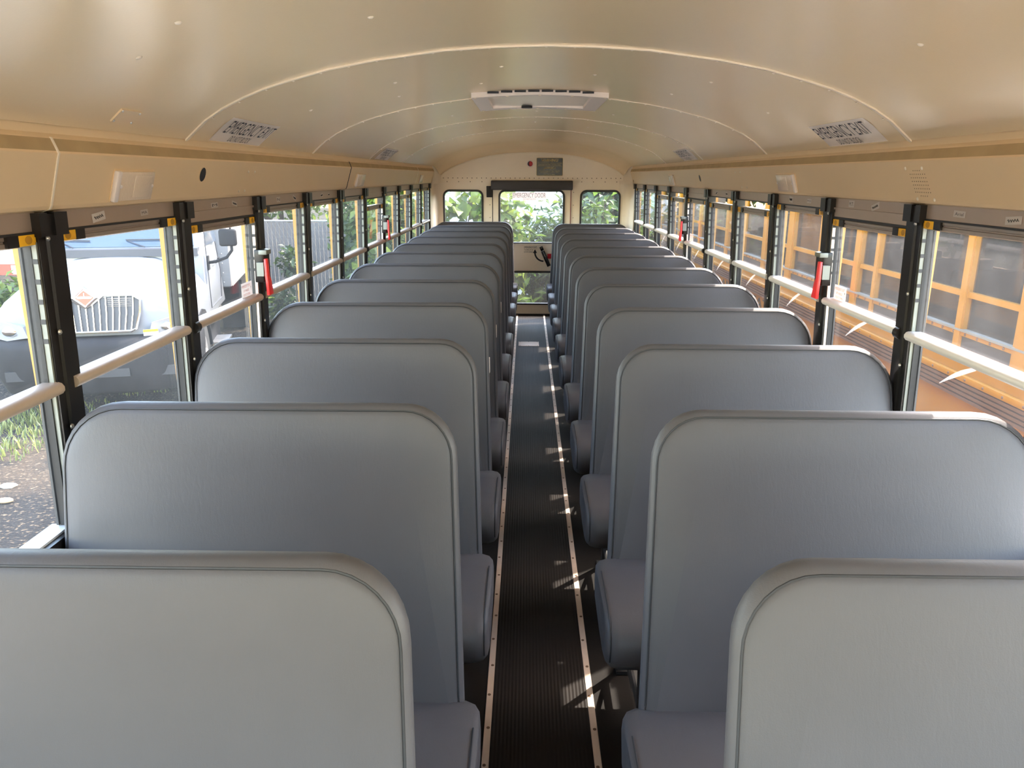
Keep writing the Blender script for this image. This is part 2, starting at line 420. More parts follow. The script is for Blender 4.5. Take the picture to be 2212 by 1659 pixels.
# seam strips and screws
def prof_at(x):
    x = abs(x)
    for (x1, z1), (x0, z0) in zip(CEIL[:-1], CEIL[1:]):
        if x0 <= x <= x1:
            t = (x-x0)/(x1-x0); z = z0+(z1-z0)*t
            nx, nz = (z1-z0), -(x1-x0); L = math.hypot(nx, nz)
            return z, (nx/L, nz/L)
    return 1.8, (-1, 0)
for ysm, th in ((2.455, .0055), (3.90, .0035), (5.30, .003), (6.70, .003)):
    mb = MB()
    lo = [(x, ysm, z-th) for x, z in PROF]; lo2 = [(x, ysm+.012, z-th) for x, z in PROF]
    hi = [(x, ysm, z) for x, z in PROF]; hi2 = [(x, ysm+.03, z-.0005) for x, z in PROF]
    mb.loft([hi, lo, lo2, hi2], closed=False, cap0=False, cap1=False)
    mb.build('seam_strip', 'paintscrew', ceiling, smooth=50)
    mb = MB()
    for i in range(-12, 13):
        x = i*.087
        z, (nx, nz) = prof_at(x); sg = 1 if x >= 0 else -1
        mb.dome((x, ysm+.03, z), (nx*sg*-1 if nz < 0 else nx*sg, 0, -abs(nz)), .007, .004, 7)
    mb.build('seam_rivets', 'paintscrew', ceiling, smooth=60)
mb = MB()
for (x, y) in [(-.75,1.62),(-.42,1.9),(-.36,1.5),(.45,1.55),(.8,1.8),(-.9,3.1),(-.55,3.0),(-.15,2.9),(.2,3.1),(.6,2.9),(.9,3.2),(-.6,3.4),(-.25,3.35),(.55,3.4),(-.5,4.7),(.0,4.85),(.45,4.7),(-.9,1.75),(.3,1.62),(0,5.8),(-.4,5.9),(.4,6.0)]:
    z, (nx, nz) = prof_at(x); sg = 1 if x >= 0 else -1
    mb.dome((x, y, z), (-abs(nx)*sg, 0, -abs(nz)), .008, .004, 7)
mb.build('roof_screws', 'paintscrew', ceiling, smooth=60)

# cornices over the windows
def cornice(s, idx):
    mb = MB()
    prof = [(1.128,1.80),(1.1265,1.776),(1.119,1.768),(1.117,1.765),(1.107,1.738),(1.105,1.733),(1.109,1.722),(1.141,1.618),(1.146,1.610),(1.178,1.600),(1.19,1.60)]
    y0, y1 = YF, 8.84
    for i in range(len(prof)-1):
        mb.mat = 1 if i == 3 else 0
        (xa, za), (xb, zb) = prof[i], prof[i+1]
        mb.quad((s*xa, y0, za), (s*xb, y0, zb), (s*xb, y1, zb), (s*xa, y1, za))
    mb.mat = 0
    mb.poly([(s*x, y1, z) for x, z in prof]+[(s*1.19, y1, 1.80)])
    t = struct(mb.build(f'trim_{idx}', ['cornice', 'ledge'], smooth=55))
    return t, prof
tl, CP = cornice(-1, 1); tr, _ = cornice(1, 2)
def cpanel(z):  # x of the sloping cornice panel
    return 1.109+(1.722-z)/(1.722-1.618)*.032
def joint(s, y, parent, mat='paintscrew'):
    mb = MB()
    for i in range(2, len(CP)-2):
        (xa, za), (xb, zb) = CP[i], CP[i+1]
        e = .0028
        mb.add([(s*(xa-e), y, za), (s*(xb-e), y, zb), (s*(xb-e), y+.006, zb), (s*(xa-e), y+.006, za), (s*xa, y, za), (s*xb, y, zb)], [(0,1,2,3),(0,1,5,4)])
    mb.build('panel_joint', mat, parent, smooth=0)
joint(-1, 1.742, tl); joint(-1, 4.66, tl, 'black'); joint(-1, 7.55, tl)
# round openings in the cornice
def chole(s, y, z, r, parent):
    n = Vector((-s*.955, 0, -.293)); n.normalize()
    c = Vector((s*cpanel(z), y, z))
    mb = MB(); mb.disc(c+n*.0005, n, r, .0012, 20); mb.build('access_hole', 'ink', parent, smooth=0)
    mb = MB(); a = Vector((0,1,0)); b = n.cross(a)
    mb.tube([c+n*.001+(a*math.cos(2*PI*k/20)+b*math.sin(2*PI*k/20))*r for k in range(21)], .0014, 5); mb.build('hole_rim', 'cornice', parent)
chole(-1, 2.543, 1.689, .024, tl); chole(1, 5.353, 1.676, .024, tr); chole(1, 8.75, 1.64, .012, tr)
# speaker perforation in the right cornice
mb = MB(); n = Vector((-.955, 0, -.293)).normalized()
for r_ in range(8):
    z = 1.705-r_*.0105
    for q in range(8):
        y = 2.425-r_*.0035-q*.0125
        if r_ in (0, 7) and q in (0, 1, 6, 7): continue
        mb.disc((cpanel(z), y, z), n, .0016, .0005, 6)
mb.build('speaker_perforation', 'rust', tr, smooth=0)
mb = MB()
for (y, z) in ((2.445,1.712),(2.345,1.712),(2.40,1.622),(2.30,1.622)): mb.dome((cpanel(z), y, z), n, .006, .003, 8)
mb.build('speaker_screws', 'paintscrew', tr)
mb = MB()
for (s, y, z) in ((-1,2.96,1.70),(-1,3.03,1.70),(-1,2.90,1.63),(-1,2.96,1.63),(1,4.32,1.71),(1,4.42,1.71),(1,4.25,1.63),(1,4.35,1.63)):
    mb.dome((s*cpanel(z), y, z), (-s*.955, 0, -.293), .005, .003, 8)
mb.build('cornice_screws', 'paintscrew', tl)

# side walls
def side_wall(s, name, ypost):
    mb = MB()
    X = lambda z, o=0: s*(1.15+o+lean(z))
    # lower panel
    mb.add([(X(.84,.012),YF,.84),(X(.84,.012),8.80,.84),(X(0,.012),8.80,0),(X(0,.012),YF,0)], [(0,1,2,3)])
    # front wing ahead of the first window
    mb.box(s*1.15, s*1.19, YF, ypost[0], 0, 1.62)
    # band behind the cornice
    mb.box(s*1.17, s*1.20, YF, 9.4, 1.605, 1.80)
    wl_ = struct(mb.build(name, 'innerwall', smooth=0))
    # rear corner panel, curving into the rear wall
    mb = MB(); prof = [(1.155,8.80),(1.162,8.80),(1.168,8.95),(1.168,9.22),(1.158,9.30),(1.13,9.36),(1.09,9.385),(1.05,9.39)]
    mb.loft([[(s*x, y, z) for x, y in prof] for z in (0, .9, 1.64)], closed=False, cap0=False, cap1=False)
    # upper part of the corner up to the ceiling
    prof2 = [(1.13,8.80),(1.135,8.95),(1.13,9.2),(1.12,9.30),(1.09,9.36),(1.05,9.385)]
    mb.loft([[(s*x, y, z) for x, y in prof2] for z in (1.60, 1.70, 1.84)], closed=False, cap0=False, cap1=False)
    mb.build('rear_corner_panel', 'rearwall', wl_, smooth=60)
    # outer yellow skin: skirt and posts between the windows
    mb = MB()
    mb.box(X(.84,.055), X(.84,.07), YF, 9.45, -.55, .832)
    for y in ypost: mb.box(s*1.196, s*1.216, y-(.044 if s < 0 else .034), y+(.044 if s < 0 else .034), .82, 1.60)
    mb.box(s*1.192, s*1.222, 8.70, 9.45, .82, 1.60)
    mb.build('outer_skin', 'busyellow', wl_, smooth=0)
    mb = MB()
    for z in (.62, .30): mb.box(s*1.22, s*1.26, YF, 9.45, z, z+.07)
    mb.build('rub_rail', 'black', wl_, smooth=0)
    return wl_
PL = [1.744+.7*k for k in range(-4, 11)]
PR = [1.723+.7*k for k in range(-4, 11)]
side_wall(-1, 'wall_left', PL); side_wall(1, 'wall_right', PR)

# pillars between the windows
def pillar(s, y):
    mb = MB()
    def P(o, yy, z): return (s*(1.15+o+lean(z)), yy, z)
    # folded hat section: two flanges and a raised rib
    sec = [(.0,-.046),(.0,-.020),(-.006,-.016),(-.006,.006),(-.002,.010),(-.002,.046),(.045,.046),(.045,-.046)]
    mb.loft([[P(o, y+d, z) for o, d in sec] for z in (.82, 1.60)])
    pl = mb.build('window_pillar', 'black', None, smooth=30)
    # cap plates at the head
    mb = MB()
    for (d0, d1, o) in ((-.052,-.022,-.012),(.004,.054,-.012)):
        mb.loft([[P(o_, y+d, z) for o_, d in ((o,d0),(o,d1),(.01,d1),(.01,d0))] for z in (1.552, 1.604)])
    mb.build('pillar_cap', 'black', pl, smooth=30)
    mb = MB()
    for z in (1.547, 1.33, 1.097, .90): mb.dome(P(-.006, y-.022+.0, z), (-s, 0, 0), .0065, .005, 8)
    mb.build('pillar_screws', 'screw', pl)
    struct(pl)
for y in PL[1:]: pillar(-1, y)
for y in PR[1:]: pillar(1, y)

# windows
win_no = [0]
def window(s, ya_, yb_, pushout=False, drop=0, stickers=(), streak=False, gname='glassL', seen=True):
    win_no[0] += 1
    ya, yb = ya_+.046, yb_-.046
    root = struct(empty(f'window_{win_no[0]}', (s*1.17, (ya+yb)/2, .84)))
    L = root.location.copy()
    def T(p): return (s*(1.15+p[0]+lean(p[2])), p[1], p[2])
    def T2(p): q = T(p); return (q[0]-L.x, q[1]-L.y, q[2]-L.z)
    def B(mb, name, mat, par=root, **k):
        mb.xf(T2); return mb.build(name, mat, par, **k)
    hb = 1.536 if pushout else 1.564
    zt = (1.527 if pushout else 1.5605)-drop
    # header panel
    mb = MB(); mb.box(.008, .045, ya-.01, yb+.01, hb, 1.606)
    if pushout: mb.box(.002, .01, ya, yb, 1.563, 1.571)
    B(mb, 'header_panel', 'header', smooth=0)
    mb = MB(); mb.box(.004, .03, ya, yb, hb-.0055, hb); 
    if pushout: mb.box(.008, .03, ya, yb, 1.5275, 1.5305)
    B(mb, 'header_gasket', 'gasket', smooth=0)
    # sash top rail with grooves
    mb = MB(); sec = [(.012,zt),(.010,zt-.003),(.010,zt-.010),(.013,zt-.012),(.013,zt-.015),(.010,zt-.017),(.010,zt-.026),(.016,zt-.029),(.034,zt-.029),(.034,zt)]
    mb.loft([[(o, y, z) for o, z in sec] for y in (ya, yb)])
    if drop: mb.box(.006, .036, ya, yb, zt, zt+.006)
    B(mb, 'sash_rail', 'sash', smooth=25)
    # thumb latches
    for (y0, d) in ((ya, 1), (yb, -1)):
        mb = MB(); mb.box(.004, .016, y0+d*.002, y0+d*.062, zt-.0255, zt-.001)
        la = B(mb, 'latch', 'yellow', bevel=.0015)
        mb = MB(); c = (.0045, y0+d*.028, zt-.0135)
        mb.add([(c[0], c[1]+.012*math.cos(2*PI*k/14), c[2]+.0095*math.sin(2*PI*k/14)) for k in range(14)]+[(c[0]-.001, c[1]+.012*math.cos(2*PI*k/14), c[2]+.0095*math.sin(2*PI*k/14)) for k in range(14)],
               [tuple(range(14, 28))]+[(k, (k+1) % 14, 14+(k+1) % 14, 14+k) for k in range(14)])
        B(mb, 'thumb_recess', 'yellowd', la, smooth=0)
        mb = MB(); mb.box(.0035, .016, y0+d*.062, y0+d*.100, zt-.026, zt-.001); B(mb, 'latch_housing', 'black', smooth=0)
    # panes
    mb = MB(); mb.box(.022, .026, ya, yb, 1.197, zt-.026); B(mb, 'upper_glass', gname, smooth=0)
    mb = MB(); mb.box(.032, .036, ya, yb, .846, 1.20); lg = B(mb, 'lower_glass', 'glassR2' if gname == 'glassR' else gname, smooth=0)
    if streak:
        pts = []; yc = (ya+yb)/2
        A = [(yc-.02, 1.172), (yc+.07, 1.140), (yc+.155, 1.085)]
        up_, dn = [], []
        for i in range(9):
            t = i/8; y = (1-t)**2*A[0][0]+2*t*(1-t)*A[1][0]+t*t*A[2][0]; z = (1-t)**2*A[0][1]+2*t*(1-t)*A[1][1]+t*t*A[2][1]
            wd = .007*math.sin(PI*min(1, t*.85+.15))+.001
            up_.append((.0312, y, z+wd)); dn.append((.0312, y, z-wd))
        mb = MB(); mb.poly(up_+dn[::-1]); B(mb, 'glare_streak', 'streak', lg, smooth=0)  # curved strip of painted sun glare on the lower pane
    # meeting rail with rounded nose
    sec = [(.03,1.182),(.004,1.182),(-.008,1.186),(-.014,1.194),(-.014,1.203),(-.008,1.211),(.004,1.215),(.03,1.215)]
    mb = MB(); mb.loft([[(o, y, z) for o, z in sec] for y in (ya-.03, yb+.004)])
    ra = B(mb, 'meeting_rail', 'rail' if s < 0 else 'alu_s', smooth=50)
    if pushout:
        mb = MB(); mb.tube([(0, ya-.045, 1.196), (0, ya-.018, 1.196)], .02, 10); B(mb, 'hinge_block', 'black')
    # side tracks in both jambs
    mb = MB(); mn = MB(); mr_ = MB(); mk = MB()
    for (yj, d) in ((ya, 1), (yb, -1)):
        mb.box(.004, .016, yj, yj+d*.006, 1.215, zt-.02)
        mb.box(.006, .018, yj, yj+d*.004, .85, 1.185)
        mr_.box(.016, .034, yj, yj+d*.008, .85, zt-.02)
        mk.box(.036, .042, yj, yj+d*.012, .85, zt)
        for i in range(5): mn.box(.0035, .0165, yj+d*.0055, yj+d*.0075, 1.492-i*.046, 1.503-i*.046)
    B(mb, 'side_track', 'white' if pushout else 'track', smooth=0); B(mn, 'track_notches', 'ink', smooth=0); B(mr_, 'track_seal', 'rubber', smooth=0); B(mk, 'outer_frame', 'rubber', smooth=0)
    # sill
    mb = MB(); mb.box(.012, .06, ya, yb, .826, .848); B(mb, 'window_sill', 'sill', smooth=0)
    mb = MB(); mb.box(-.004, .012, ya-.02, yb+.02, .80, .842); B(mb, 'sill_trim', 'black', smooth=0)
    # paper name tags on the header
    for (yc, z, wd, ht, rot, txt) in stickers:
        R = Vector((0, -s*-1 if False else (1 if s < 0 else -1), 0)); R = Vector((0, 1 if s < 0 else -1, 0))
        U = Vector((0, 0, 1)); c_, s_ = math.cos(rot), math.sin(rot)
        R2 = R*c_+U*s_; U2 = -R*s_+U*c_
        x = s*(1.15+.0075+lean(z)); C0 = Vector((x, yc, z))-L
        N = R2.cross(U2)
        cs = [C0+N*.0006+R2*a*wd/2+U2*b*ht/2 for a, b in ((-1,-1),(1,-1),(1,1),(-1,1))]
        mb = MB(); mb.poly(cs); st = mb.build('name_sticker', 'paper', root, smooth=0)
        if txt:
            text_obj('sticker_writing', txt, C0-U2*ht*.25, R2, U2, ht*.5, wd*.72, 'inkgrey', st, 'C', .0012)
        else:
            mb = MB(); pts = [C0+N*.0014+R2*(t-.5)*wd*.7+U2*math.sin(t*31)*ht*.2 for t in [i/14 for i in range(15)]]
            mb.tube(pts, .0008, 4); mb.build('sticker_writing', 'inkgrey', st, smooth=0)
    if pushout:
        # release handle on the far pillar
        yh = yb+.012
        mb = MB()
        mb.loft([[(o, y, z) for o, y in ((.01,yh-.03),(.01,yh+.035),(-.030,yh+.035),(-.038,yh+.02),(-.038,yh-.01),(-.028,yh-.03))] for z in (1.262, 1.37, 1.395)])
        hd = B(mb, 'release_bracket', 'black', bevel=.004)
        mb = MB(); mb.box(-.044, -.01, yh-.034, yh+.024, 1.375, 1.394); B(mb, 'bracket_top', 'track', hd, bevel=.003)
        mb = MB(); mb.box(-.034, -.006, yh-.05, yh-.028, 1.29, 1.345); B(mb, 'latch_plate', 'track', hd, smooth=0)
        mb = MB()
        mb.loft([[(o, y, z) for o, y in ((-.036-t,yh-.045-wd*.2),(-.036-t,yh-.045+wd),(-.048-t,yh-.045+wd),(-.048-t,yh-.045-wd*.2))] for z, wd, t in ((1.36,.020,0),(1.29,.024,.002),(1.275,.034,.004),(1.213,.044,.008))])
        B(mb, 'release_handle', 'red', bevel=.0025)
        # printed notice at the lower far corner of the upper pane
        y0, y1, z0, z1 = yb-.145, yb-.026, 1.212, 1.272
        if s > 0: y0, y1 = yb-.145, yb-.03
        x = s*(1.15+.0215+lean(1.24)); R = Vector((0, 1 if s < 0 else -1, 0))
        mb = MB(); mb.poly([(x-L.x, y0-L.y, z0-L.z), (x-L.x, y1-L.y, z0-L.z), (x-L.x, y1-L.y, z1-L.z), (x-L.x, y0-L.y, z1-L.z)])
        nt = mb.build('exit_notice', 'decalclear', root, smooth=0)
        yl = y0 if s < 0 else y1
        for (txt, zz, hh, ww, dx) in (('EMERGENCY EXIT', .040, .012, .094, .006), ('LIFT HANDLE', .024, .010, .060, .022), ('PUSH TO OPEN', .007, .010, .072, .018)):
            text_obj('notice_lettering', txt, Vector((x, yl, z0+zz))+R*dx-L, R, (0,0,1), hh, ww, 'inkred', nt, 'L', .0008)
        a = Vector((x, yl, z0+.022))+R*.103-L
        N = R.cross(Vector((0,0,1)))
        mb = MB(); U = Vector((0,0,1)); mb.poly([a+N*.001+R*-.001, a+N*.001+R*.001, a+N*.001+R*.001+U*.012, a+N*.001+R*.004+U*.012, a+N*.001+U*.02, a+N*.001-R*.004+U*.012, a+N*.001-R*.001+U*.012])
        mb.build('notice_arrow', 'ink', nt, smooth=0)
    return root
M['alu_s'] = pmat('sunlit_rail_alu', (.66, .62, .60, 1), .4, .3, var=.04)  # paler copy for the right rails, sunlight put into the colour
stL = {1: [], 4: [(1.965,1.583,.062,.022,.12,''),(2.205,1.583,.044,.016,.05,'MA')], 5: [(2.712,1.585,.06,.018,.02,'M'),(2.90,1.584,.05,.016,-.2,'')],
       6: [(3.42,1.584,.05,.022,0,'N'),(3.66,1.584,.05,.02,-.3,'')], 7: [(4.15,1.585,.05,.018,.1,''),(4.3,1.585,.03,.016,0,'')]}
stR = {4: [(2.19,1.586,.060,.018,-.02,'Ariel'),(1.945,1.582,.066,.020,.08,'')], 5: [(2.92,1.589,.05,.024,0,'M.T.'),(2.72,1.586,.06,.022,.25,'')],
       6: [(3.59,1.586,.05,.026,-.1,''),(3.36,1.586,.05,.018,0,'H.J')], 8: [(5.0,1.585,.05,.022,.3,''),(4.75,1.585,.05,.02,-.1,'')]}
for k in range(1, 14):
    # bays counted from the front; bay 4 is the first wholly seen on each side
    d = {9: .050, 11: .045}.get(k, 0)
    window(-1, PL[k], PL[k+1], pushout=(k in (5, 9)), drop=d, stickers=stL.get(k, ()), gname='glassL')
for k in range(1, 14):
    d = {7: .042, 8: .042, 10: .042, 11: .042}.get(k, 0)
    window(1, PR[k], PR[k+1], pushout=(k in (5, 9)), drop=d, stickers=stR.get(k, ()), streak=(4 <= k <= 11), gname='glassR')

# ------------------------------------------------------------------ rear wall and emergency door
def rrect(cx, cz, hw, hh, r, n=6):
    pts = []
    for (sx, sz, a0) in ((1,1,0),(-1,1,90),(-1,-1,180),(1,-1,270)):
        for i in range(n+1):
            a = math.radians(a0+90*i/n); pts.append((cx+sx*(hw-r)+r*math.cos(a), cz+sz*(hh-r)+r*math.sin(a)))
    return pts
def corner_fill(mb, cx, cz, hw, hh, r, y, n=6):
    for (sx, sz, a0) in ((1,1,0),(-1,1,90),(-1,-1,180),(1,-1,270)):
        pts = [(cx+sx*hw, y, cz+sz*hh)]
        for i in range(n+1):
            a = math.radians(a0+90*i/n); pts.append((cx+sx*(hw-r)+r*math.cos(a), y, cz+sz*(hh-r)+r*math.sin(a)))
        mb.poly(pts)
def gasket(mb, cx, cz, hw, hh, r, y, wd=.022, th=.018):
    A = rrect(cx, cz, hw, hh, r); Bq = rrect(cx, cz, hw-wd, hh-wd, max(.01, r-wd))
    n = len(A)
    R = [[(x, y, z) for x, z in A], [(x, y-th, z) for x, z in rrect(cx, cz, hw-.004, hh-.004, r-.004)], [(x, y-th, z) for x, z in rrect(cx, cz, hw-wd+.004, hh-wd+.004, max(.01, r-wd+.004))], [(x, y, z) for x, z in Bq]]
    mb.loft(R, cap0=False, cap1=False)
yw = 9.39
mb = MB()
def panel(x0, x1, z0, z1): mb.quad((x0, yw, z0), (x1, yw, z0), (x1, yw, z1), (x0, yw, z1))
for s in (-1, 1):
    cx = s*.829
    panel(s*.474, s*1.17, 0, .86); panel(s*.474, s*.585, .86, 1.528); panel(s*1.073, s*1.17, .86, 1.528); panel(s*.474, s*1.17, 1.528, 1.645)
    corner_fill(mb, cx, 1.194, .244, .334, .075, yw)
panel(-.474, .474, 1.605, 1.645)
wall_rear = struct(mb.build('wall_rear', 'rearwall', smooth=0))
# arched upper panel
mb = MB(); seg = [(x, z) for x, z in ARCH]
mb.poly([(x, 9.36, z) for x, z in seg]+[(1.12, 9.36, 1.645), (-1.12, 9.36, 1.645)])
mb.build('arched_panel', 'rearwall', wall_rear, smooth=0)
mb = MB(); mb.tube([(x, 9.355, z) for x, z in seg], .007, 6); mb.build('arch_bead', 'paintscrew', wall_rear)
mb = MB(); mb.box(-1.13, 1.13, 9.35, 9.39, 1.636, 1.647); mb.build('seam_lip', 'paintscrew', wall_rear, smooth=0)
mb = MB()
for i in range(38): mb.dome((-1.06+i*.0573, 9.358, 1.664), (0,-1,0), .0055, .004, 7)
for s in (-1, 1):
    for i in range(4): mb.dome((s*(.60+i*.14), 9.388, 1.622), (0,-1,0), .0055, .004, 7)
    for i in range(9): mb.dome((s*.505, 9.388, .3+i*.15), (0,-1,0), .005, .004, 7)
mb.build('wall_rivets', 'rust', wall_rear)
for s in (-1, 1):
    win_no[0] += 1
    wn_ = struct(empty(f'window_{win_no[0]}', (s*.829, 9.4, 1.194)))
    mb = MB(); gasket(mb, 0, 0, .246, .336, .077, -.008, .026); mb.build('window_seal', 'gasket', wn_, smooth=50)
    mb = MB(); mb.box(-.24, .24, .0, .004, -.33, .33); mb.build('window_glass', 'glassB', wn_, smooth=0)
# outer rear skin around the openings
mb = MB()
for s in (-1, 1):
    mb.box(s*.474, s*.585, 9.43, 9.45, -.5, 1.62); mb.box(s*1.073, s*1.215, 9.43, 9.45, -.5, 1.62); mb.box(s*.585, s*1.073, 9.43, 9.45, -.5, .86); mb.box(s*.585, s*1.073, 9.43, 9.45, 1.528, 1.62)
mb.box(-.474, .474, 9.43, 9.45, -.5, .0); mb.box(-.474, .474, 9.43, 9.45, 1.605, 1.7)
mb.build('outer_skin', 'busyellow', wall_rear, smooth=0)
# door
door = struct(empty('door_1', (0, 9.38, 0)))
yd = 0.0
mb = MB()
def dp(x0, x1, z0, z1): mb.quad((x0, yd, z0), (x1, yd, z0), (x1, yd, z1), (x0, yd, z1))
dp(-.468, .468, .02, .135); dp(-.468, -.40, .135, 1.60); dp(.40, .468, .135, 1.60); dp(-.40, .40, .555, .885); dp(-.40, .40, 1.53, 1.60)
corner_fill(mb, 0, 1.2075, .40, .3225, .075, yd); corner_fill(mb, 0, .345, .40, .21, .06, yd)
mb.build('door_panel', 'rearwall', door, smooth=0)
for (cz, hh, r) in ((1.2075, .3225, .077), (.345, .21, .062)):
    mb = MB(); gasket(mb, 0, cz, .402, hh+.002, r, yd, .026); mb.build('door_window_seal', 'gasket', door, smooth=50)
    mb = MB(); mb.box(-.395, .395, .008, .012, cz-hh+.005, cz+hh-.005); gl_ = mb.build('door_glass', 'glassB', door, smooth=0)
    if cz > 1:
        mb = MB(); mb.quad((-.232, .006, 1.404), (.176, .006, 1.404), (.176, .006, 1.498), (-.232, .006, 1.498)); dc = mb.build('door_decal', 'decalclear', door, smooth=0)
        dc['label'] = 'pale emergency door decal along the top of the door window'
        text_obj('decal_lettering', 'EMERGENCY DOOR', (-.224, .005, 1.438), (1,0,0), (0,0,1), .052, .392, 'ink', dc, bold=-.01)
        text_obj('decal_lettering', 'DO NOT BLOCK', (-.10, .005, 1.411), (1,0,0), (0,0,1), .018, .15, 'inkgrey', dc, bold=-.01)
mb = MB()
for s in (-1, 1): mb.box(s*.468, s*.476, -.004, .02, 0, 1.61)
mb.box(-.47, .47, -.004, .02, .0, .02)
mb.build('door_seam', 'rubber', door, smooth=0)
mb = MB(); mb.box(.4705, .4735, -.006, 0, .0, 1.60); mb.build('red_edge_tape', 'redrefl', door, smooth=0)
mb = MB(); mb.box(-.395, .395, -.024, .0, .885, .893); mb.build('window_ledge', 'alu', door, smooth=0)
# opening instructions, arrow and lever
text_obj('instruction_lettering', 'EMERGENCY EXIT', (-.086, -.001, .833), (1,0,0), (0,0,1), .024, .155, 'ink', door)
text_obj('instruction_lettering', 'TO OPEN LIFT UP', (-.086, -.001, .806), (1,0,0), (0,0,1), .016, .11, 'ink', door)
text_obj('instruction_lettering', 'ROTATE HANDLE', (-.086, -.001, .781), (1,0,0), (0,0,1), .016, .11, 'ink', door)
mb = MB(); c0 = (.153, .803); ro, ri = .116, .097; O_, I_ = [], []
for i in range(13):
    a = math.radians(178+i*(92/12)); O_.append((c0[0]+ro*math.cos(a), -.002, c0[1]-.02+ro*math.sin(a))); I_.append((c0[0]+ri*math.cos(a), -.002, c0[1]-.02+ri*math.sin(a)))
mb.loft([O_, I_], closed=False, cap0=False, cap1=False)
mb.poly([(.022, -.002, .775), (.072, -.002, .775), (.047, -.002, .822)])
mb.build('curved_arrow', 'ink', door, smooth=0)
a0, a1 = Vector((.118, -.04, .855)), Vector((.222, -.04, .62)); dv = (a1-a0).normalized(); pv = Vector((dv.z, 0, -dv.x))
mb = MB()
for (t0, t1, wd) in ((0, .20, .020), (.225, 1.0, .023)):
    p, q = a0.lerp(a1, t0), a0.lerp(a1, t1); mb.prism([((p+pv*wd).x, (p+pv*wd).z), ((q+pv*wd).x, (q+pv*wd).z), ((q-pv*wd).x, (q-pv*wd).z), ((p-pv*wd).x, (p-pv*wd).z)], 'y', -.05, -.015)
lv = mb.build('door_lever', 'signblack', door, bevel=.004)
mb = MB(); p, q = a0.lerp(a1, .20), a0.lerp(a1, .225); mb.prism([((p+pv*.021).x, (p+pv*.021).z), ((q+pv*.021).x, (q+pv*.021).z), ((q-pv*.021).x, (q-pv*.021).z), ((p-pv*.021).x, (p-pv*.021).z)], 'y', -.051, -.015); mb.build('lever_band', 'chrome', lv, smooth=0)
mb = MB(); mb.box(.20, .27, -.03, 0, .71, .77); mb.build('lever_plate', 'redlens', lv, smooth=0)

# padded header above the door, switch box, sign and red lens
mb = MB(); mb.box(-.488, .488, -.10, 0, -.055, .055)
tag(mb.build('door_header_pad', 'pad', None, (0, 9.388, 1.582), bevel=.012, seg=3), 'long charcoal padded bar mounted across the top of the rear emergency door', 'pad')
mb = MB(); mb.box(-.033, .033, -.05, 0, -.066, .066)
tag(mb.build('switch_box', 'rubber', None, (-.511, 9.389, 1.506), bevel=.004), 'small black box on the rear wall at the left end of the padded bar', 'box')
sg = empty('warning_sign', (.211, 9.356, 1.691)); tag(sg, 'black and gold warning sign on the arched panel above the rear door', 'sign')
mb = MB(); mb.prism([(x, z) for x, z in rrect(0, .1035, .157, .1035, .01, 3)], 'y', -.004, .003); mb.build('sign_plate', 'signblack', sg, smooth=0)
mb = MB(); A = rrect(0, .1035, .157, .1035, .01, 3); Bq = rrect(0, .1035, .1535, .10, .008, 3)
mb.loft([[(x, -.0046, z) for x, z in A], [(x, -.0046, z) for x, z in Bq]], cap0=False, cap1=False); mb.build('sign_border', 'gold', sg, smooth=0)
for (txt, z, h_, ww) in (('WARNING!', .162, .033, .20), ('Your activities in this vehicle are recorded', .142, .009, .285), ('by an audio and video recording system', .122, .009, .265), ('\u00a1AVISO!', .072, .030, .14), ('Sus actividades en este veh\u00edculo', .052, .009, .24), ('son grabadas en audio y video', .036, .009, .22), ('Recorded for safety', .012, .010, .12)):
    text_obj('sign_lettering', txt, (0, -.0045, z), (1,0,0), (0,0,1), h_, ww, 'gold', sg, 'C', .001)
mb = MB(); mb.box(-.142, .142, -.0052, -.0048, .1125, .1145); mb.build('sign_rule', 'gold', sg, smooth=0)
rl = empty('red_indicator_lens', (-.022, 9.356, 1.829)); tag(rl, 'small round red lens in a white rim left of the warning sign', 'lens')
mb = MB(); mb.tube([(.036*math.cos(2*PI*k/20), -.003, .036*math.sin(2*PI*k/20)) for k in range(21)], .006, 6); mb.build('lens_rim', 'white', rl)
mb = MB(); mb.disc((0, -.001, 0), (0,-1,0), .034, .002, 18); mb.build('lens_recess', 'ink', rl, smooth=0)
mb = MB(); mb.ellipsoid((.008, -.003, 0), .024, .006, .030); mb.build('lens_cap', 'redlens', rl)

# front wall with the windscreen opening
mb = MB()
mb.box(-1.19, 1.19, YF-.05, YF, 0, .95); mb.box(-1.19, -1.08, YF-.05, YF, .95, 2.05); mb.box(1.08, 1.19, YF-.05, YF, .95, 2.05); mb.box(-1.08, 1.08, YF-.05, YF, 1.64, 2.1)
struct(mb.build('wall_front', 'innerwall', smooth=0))

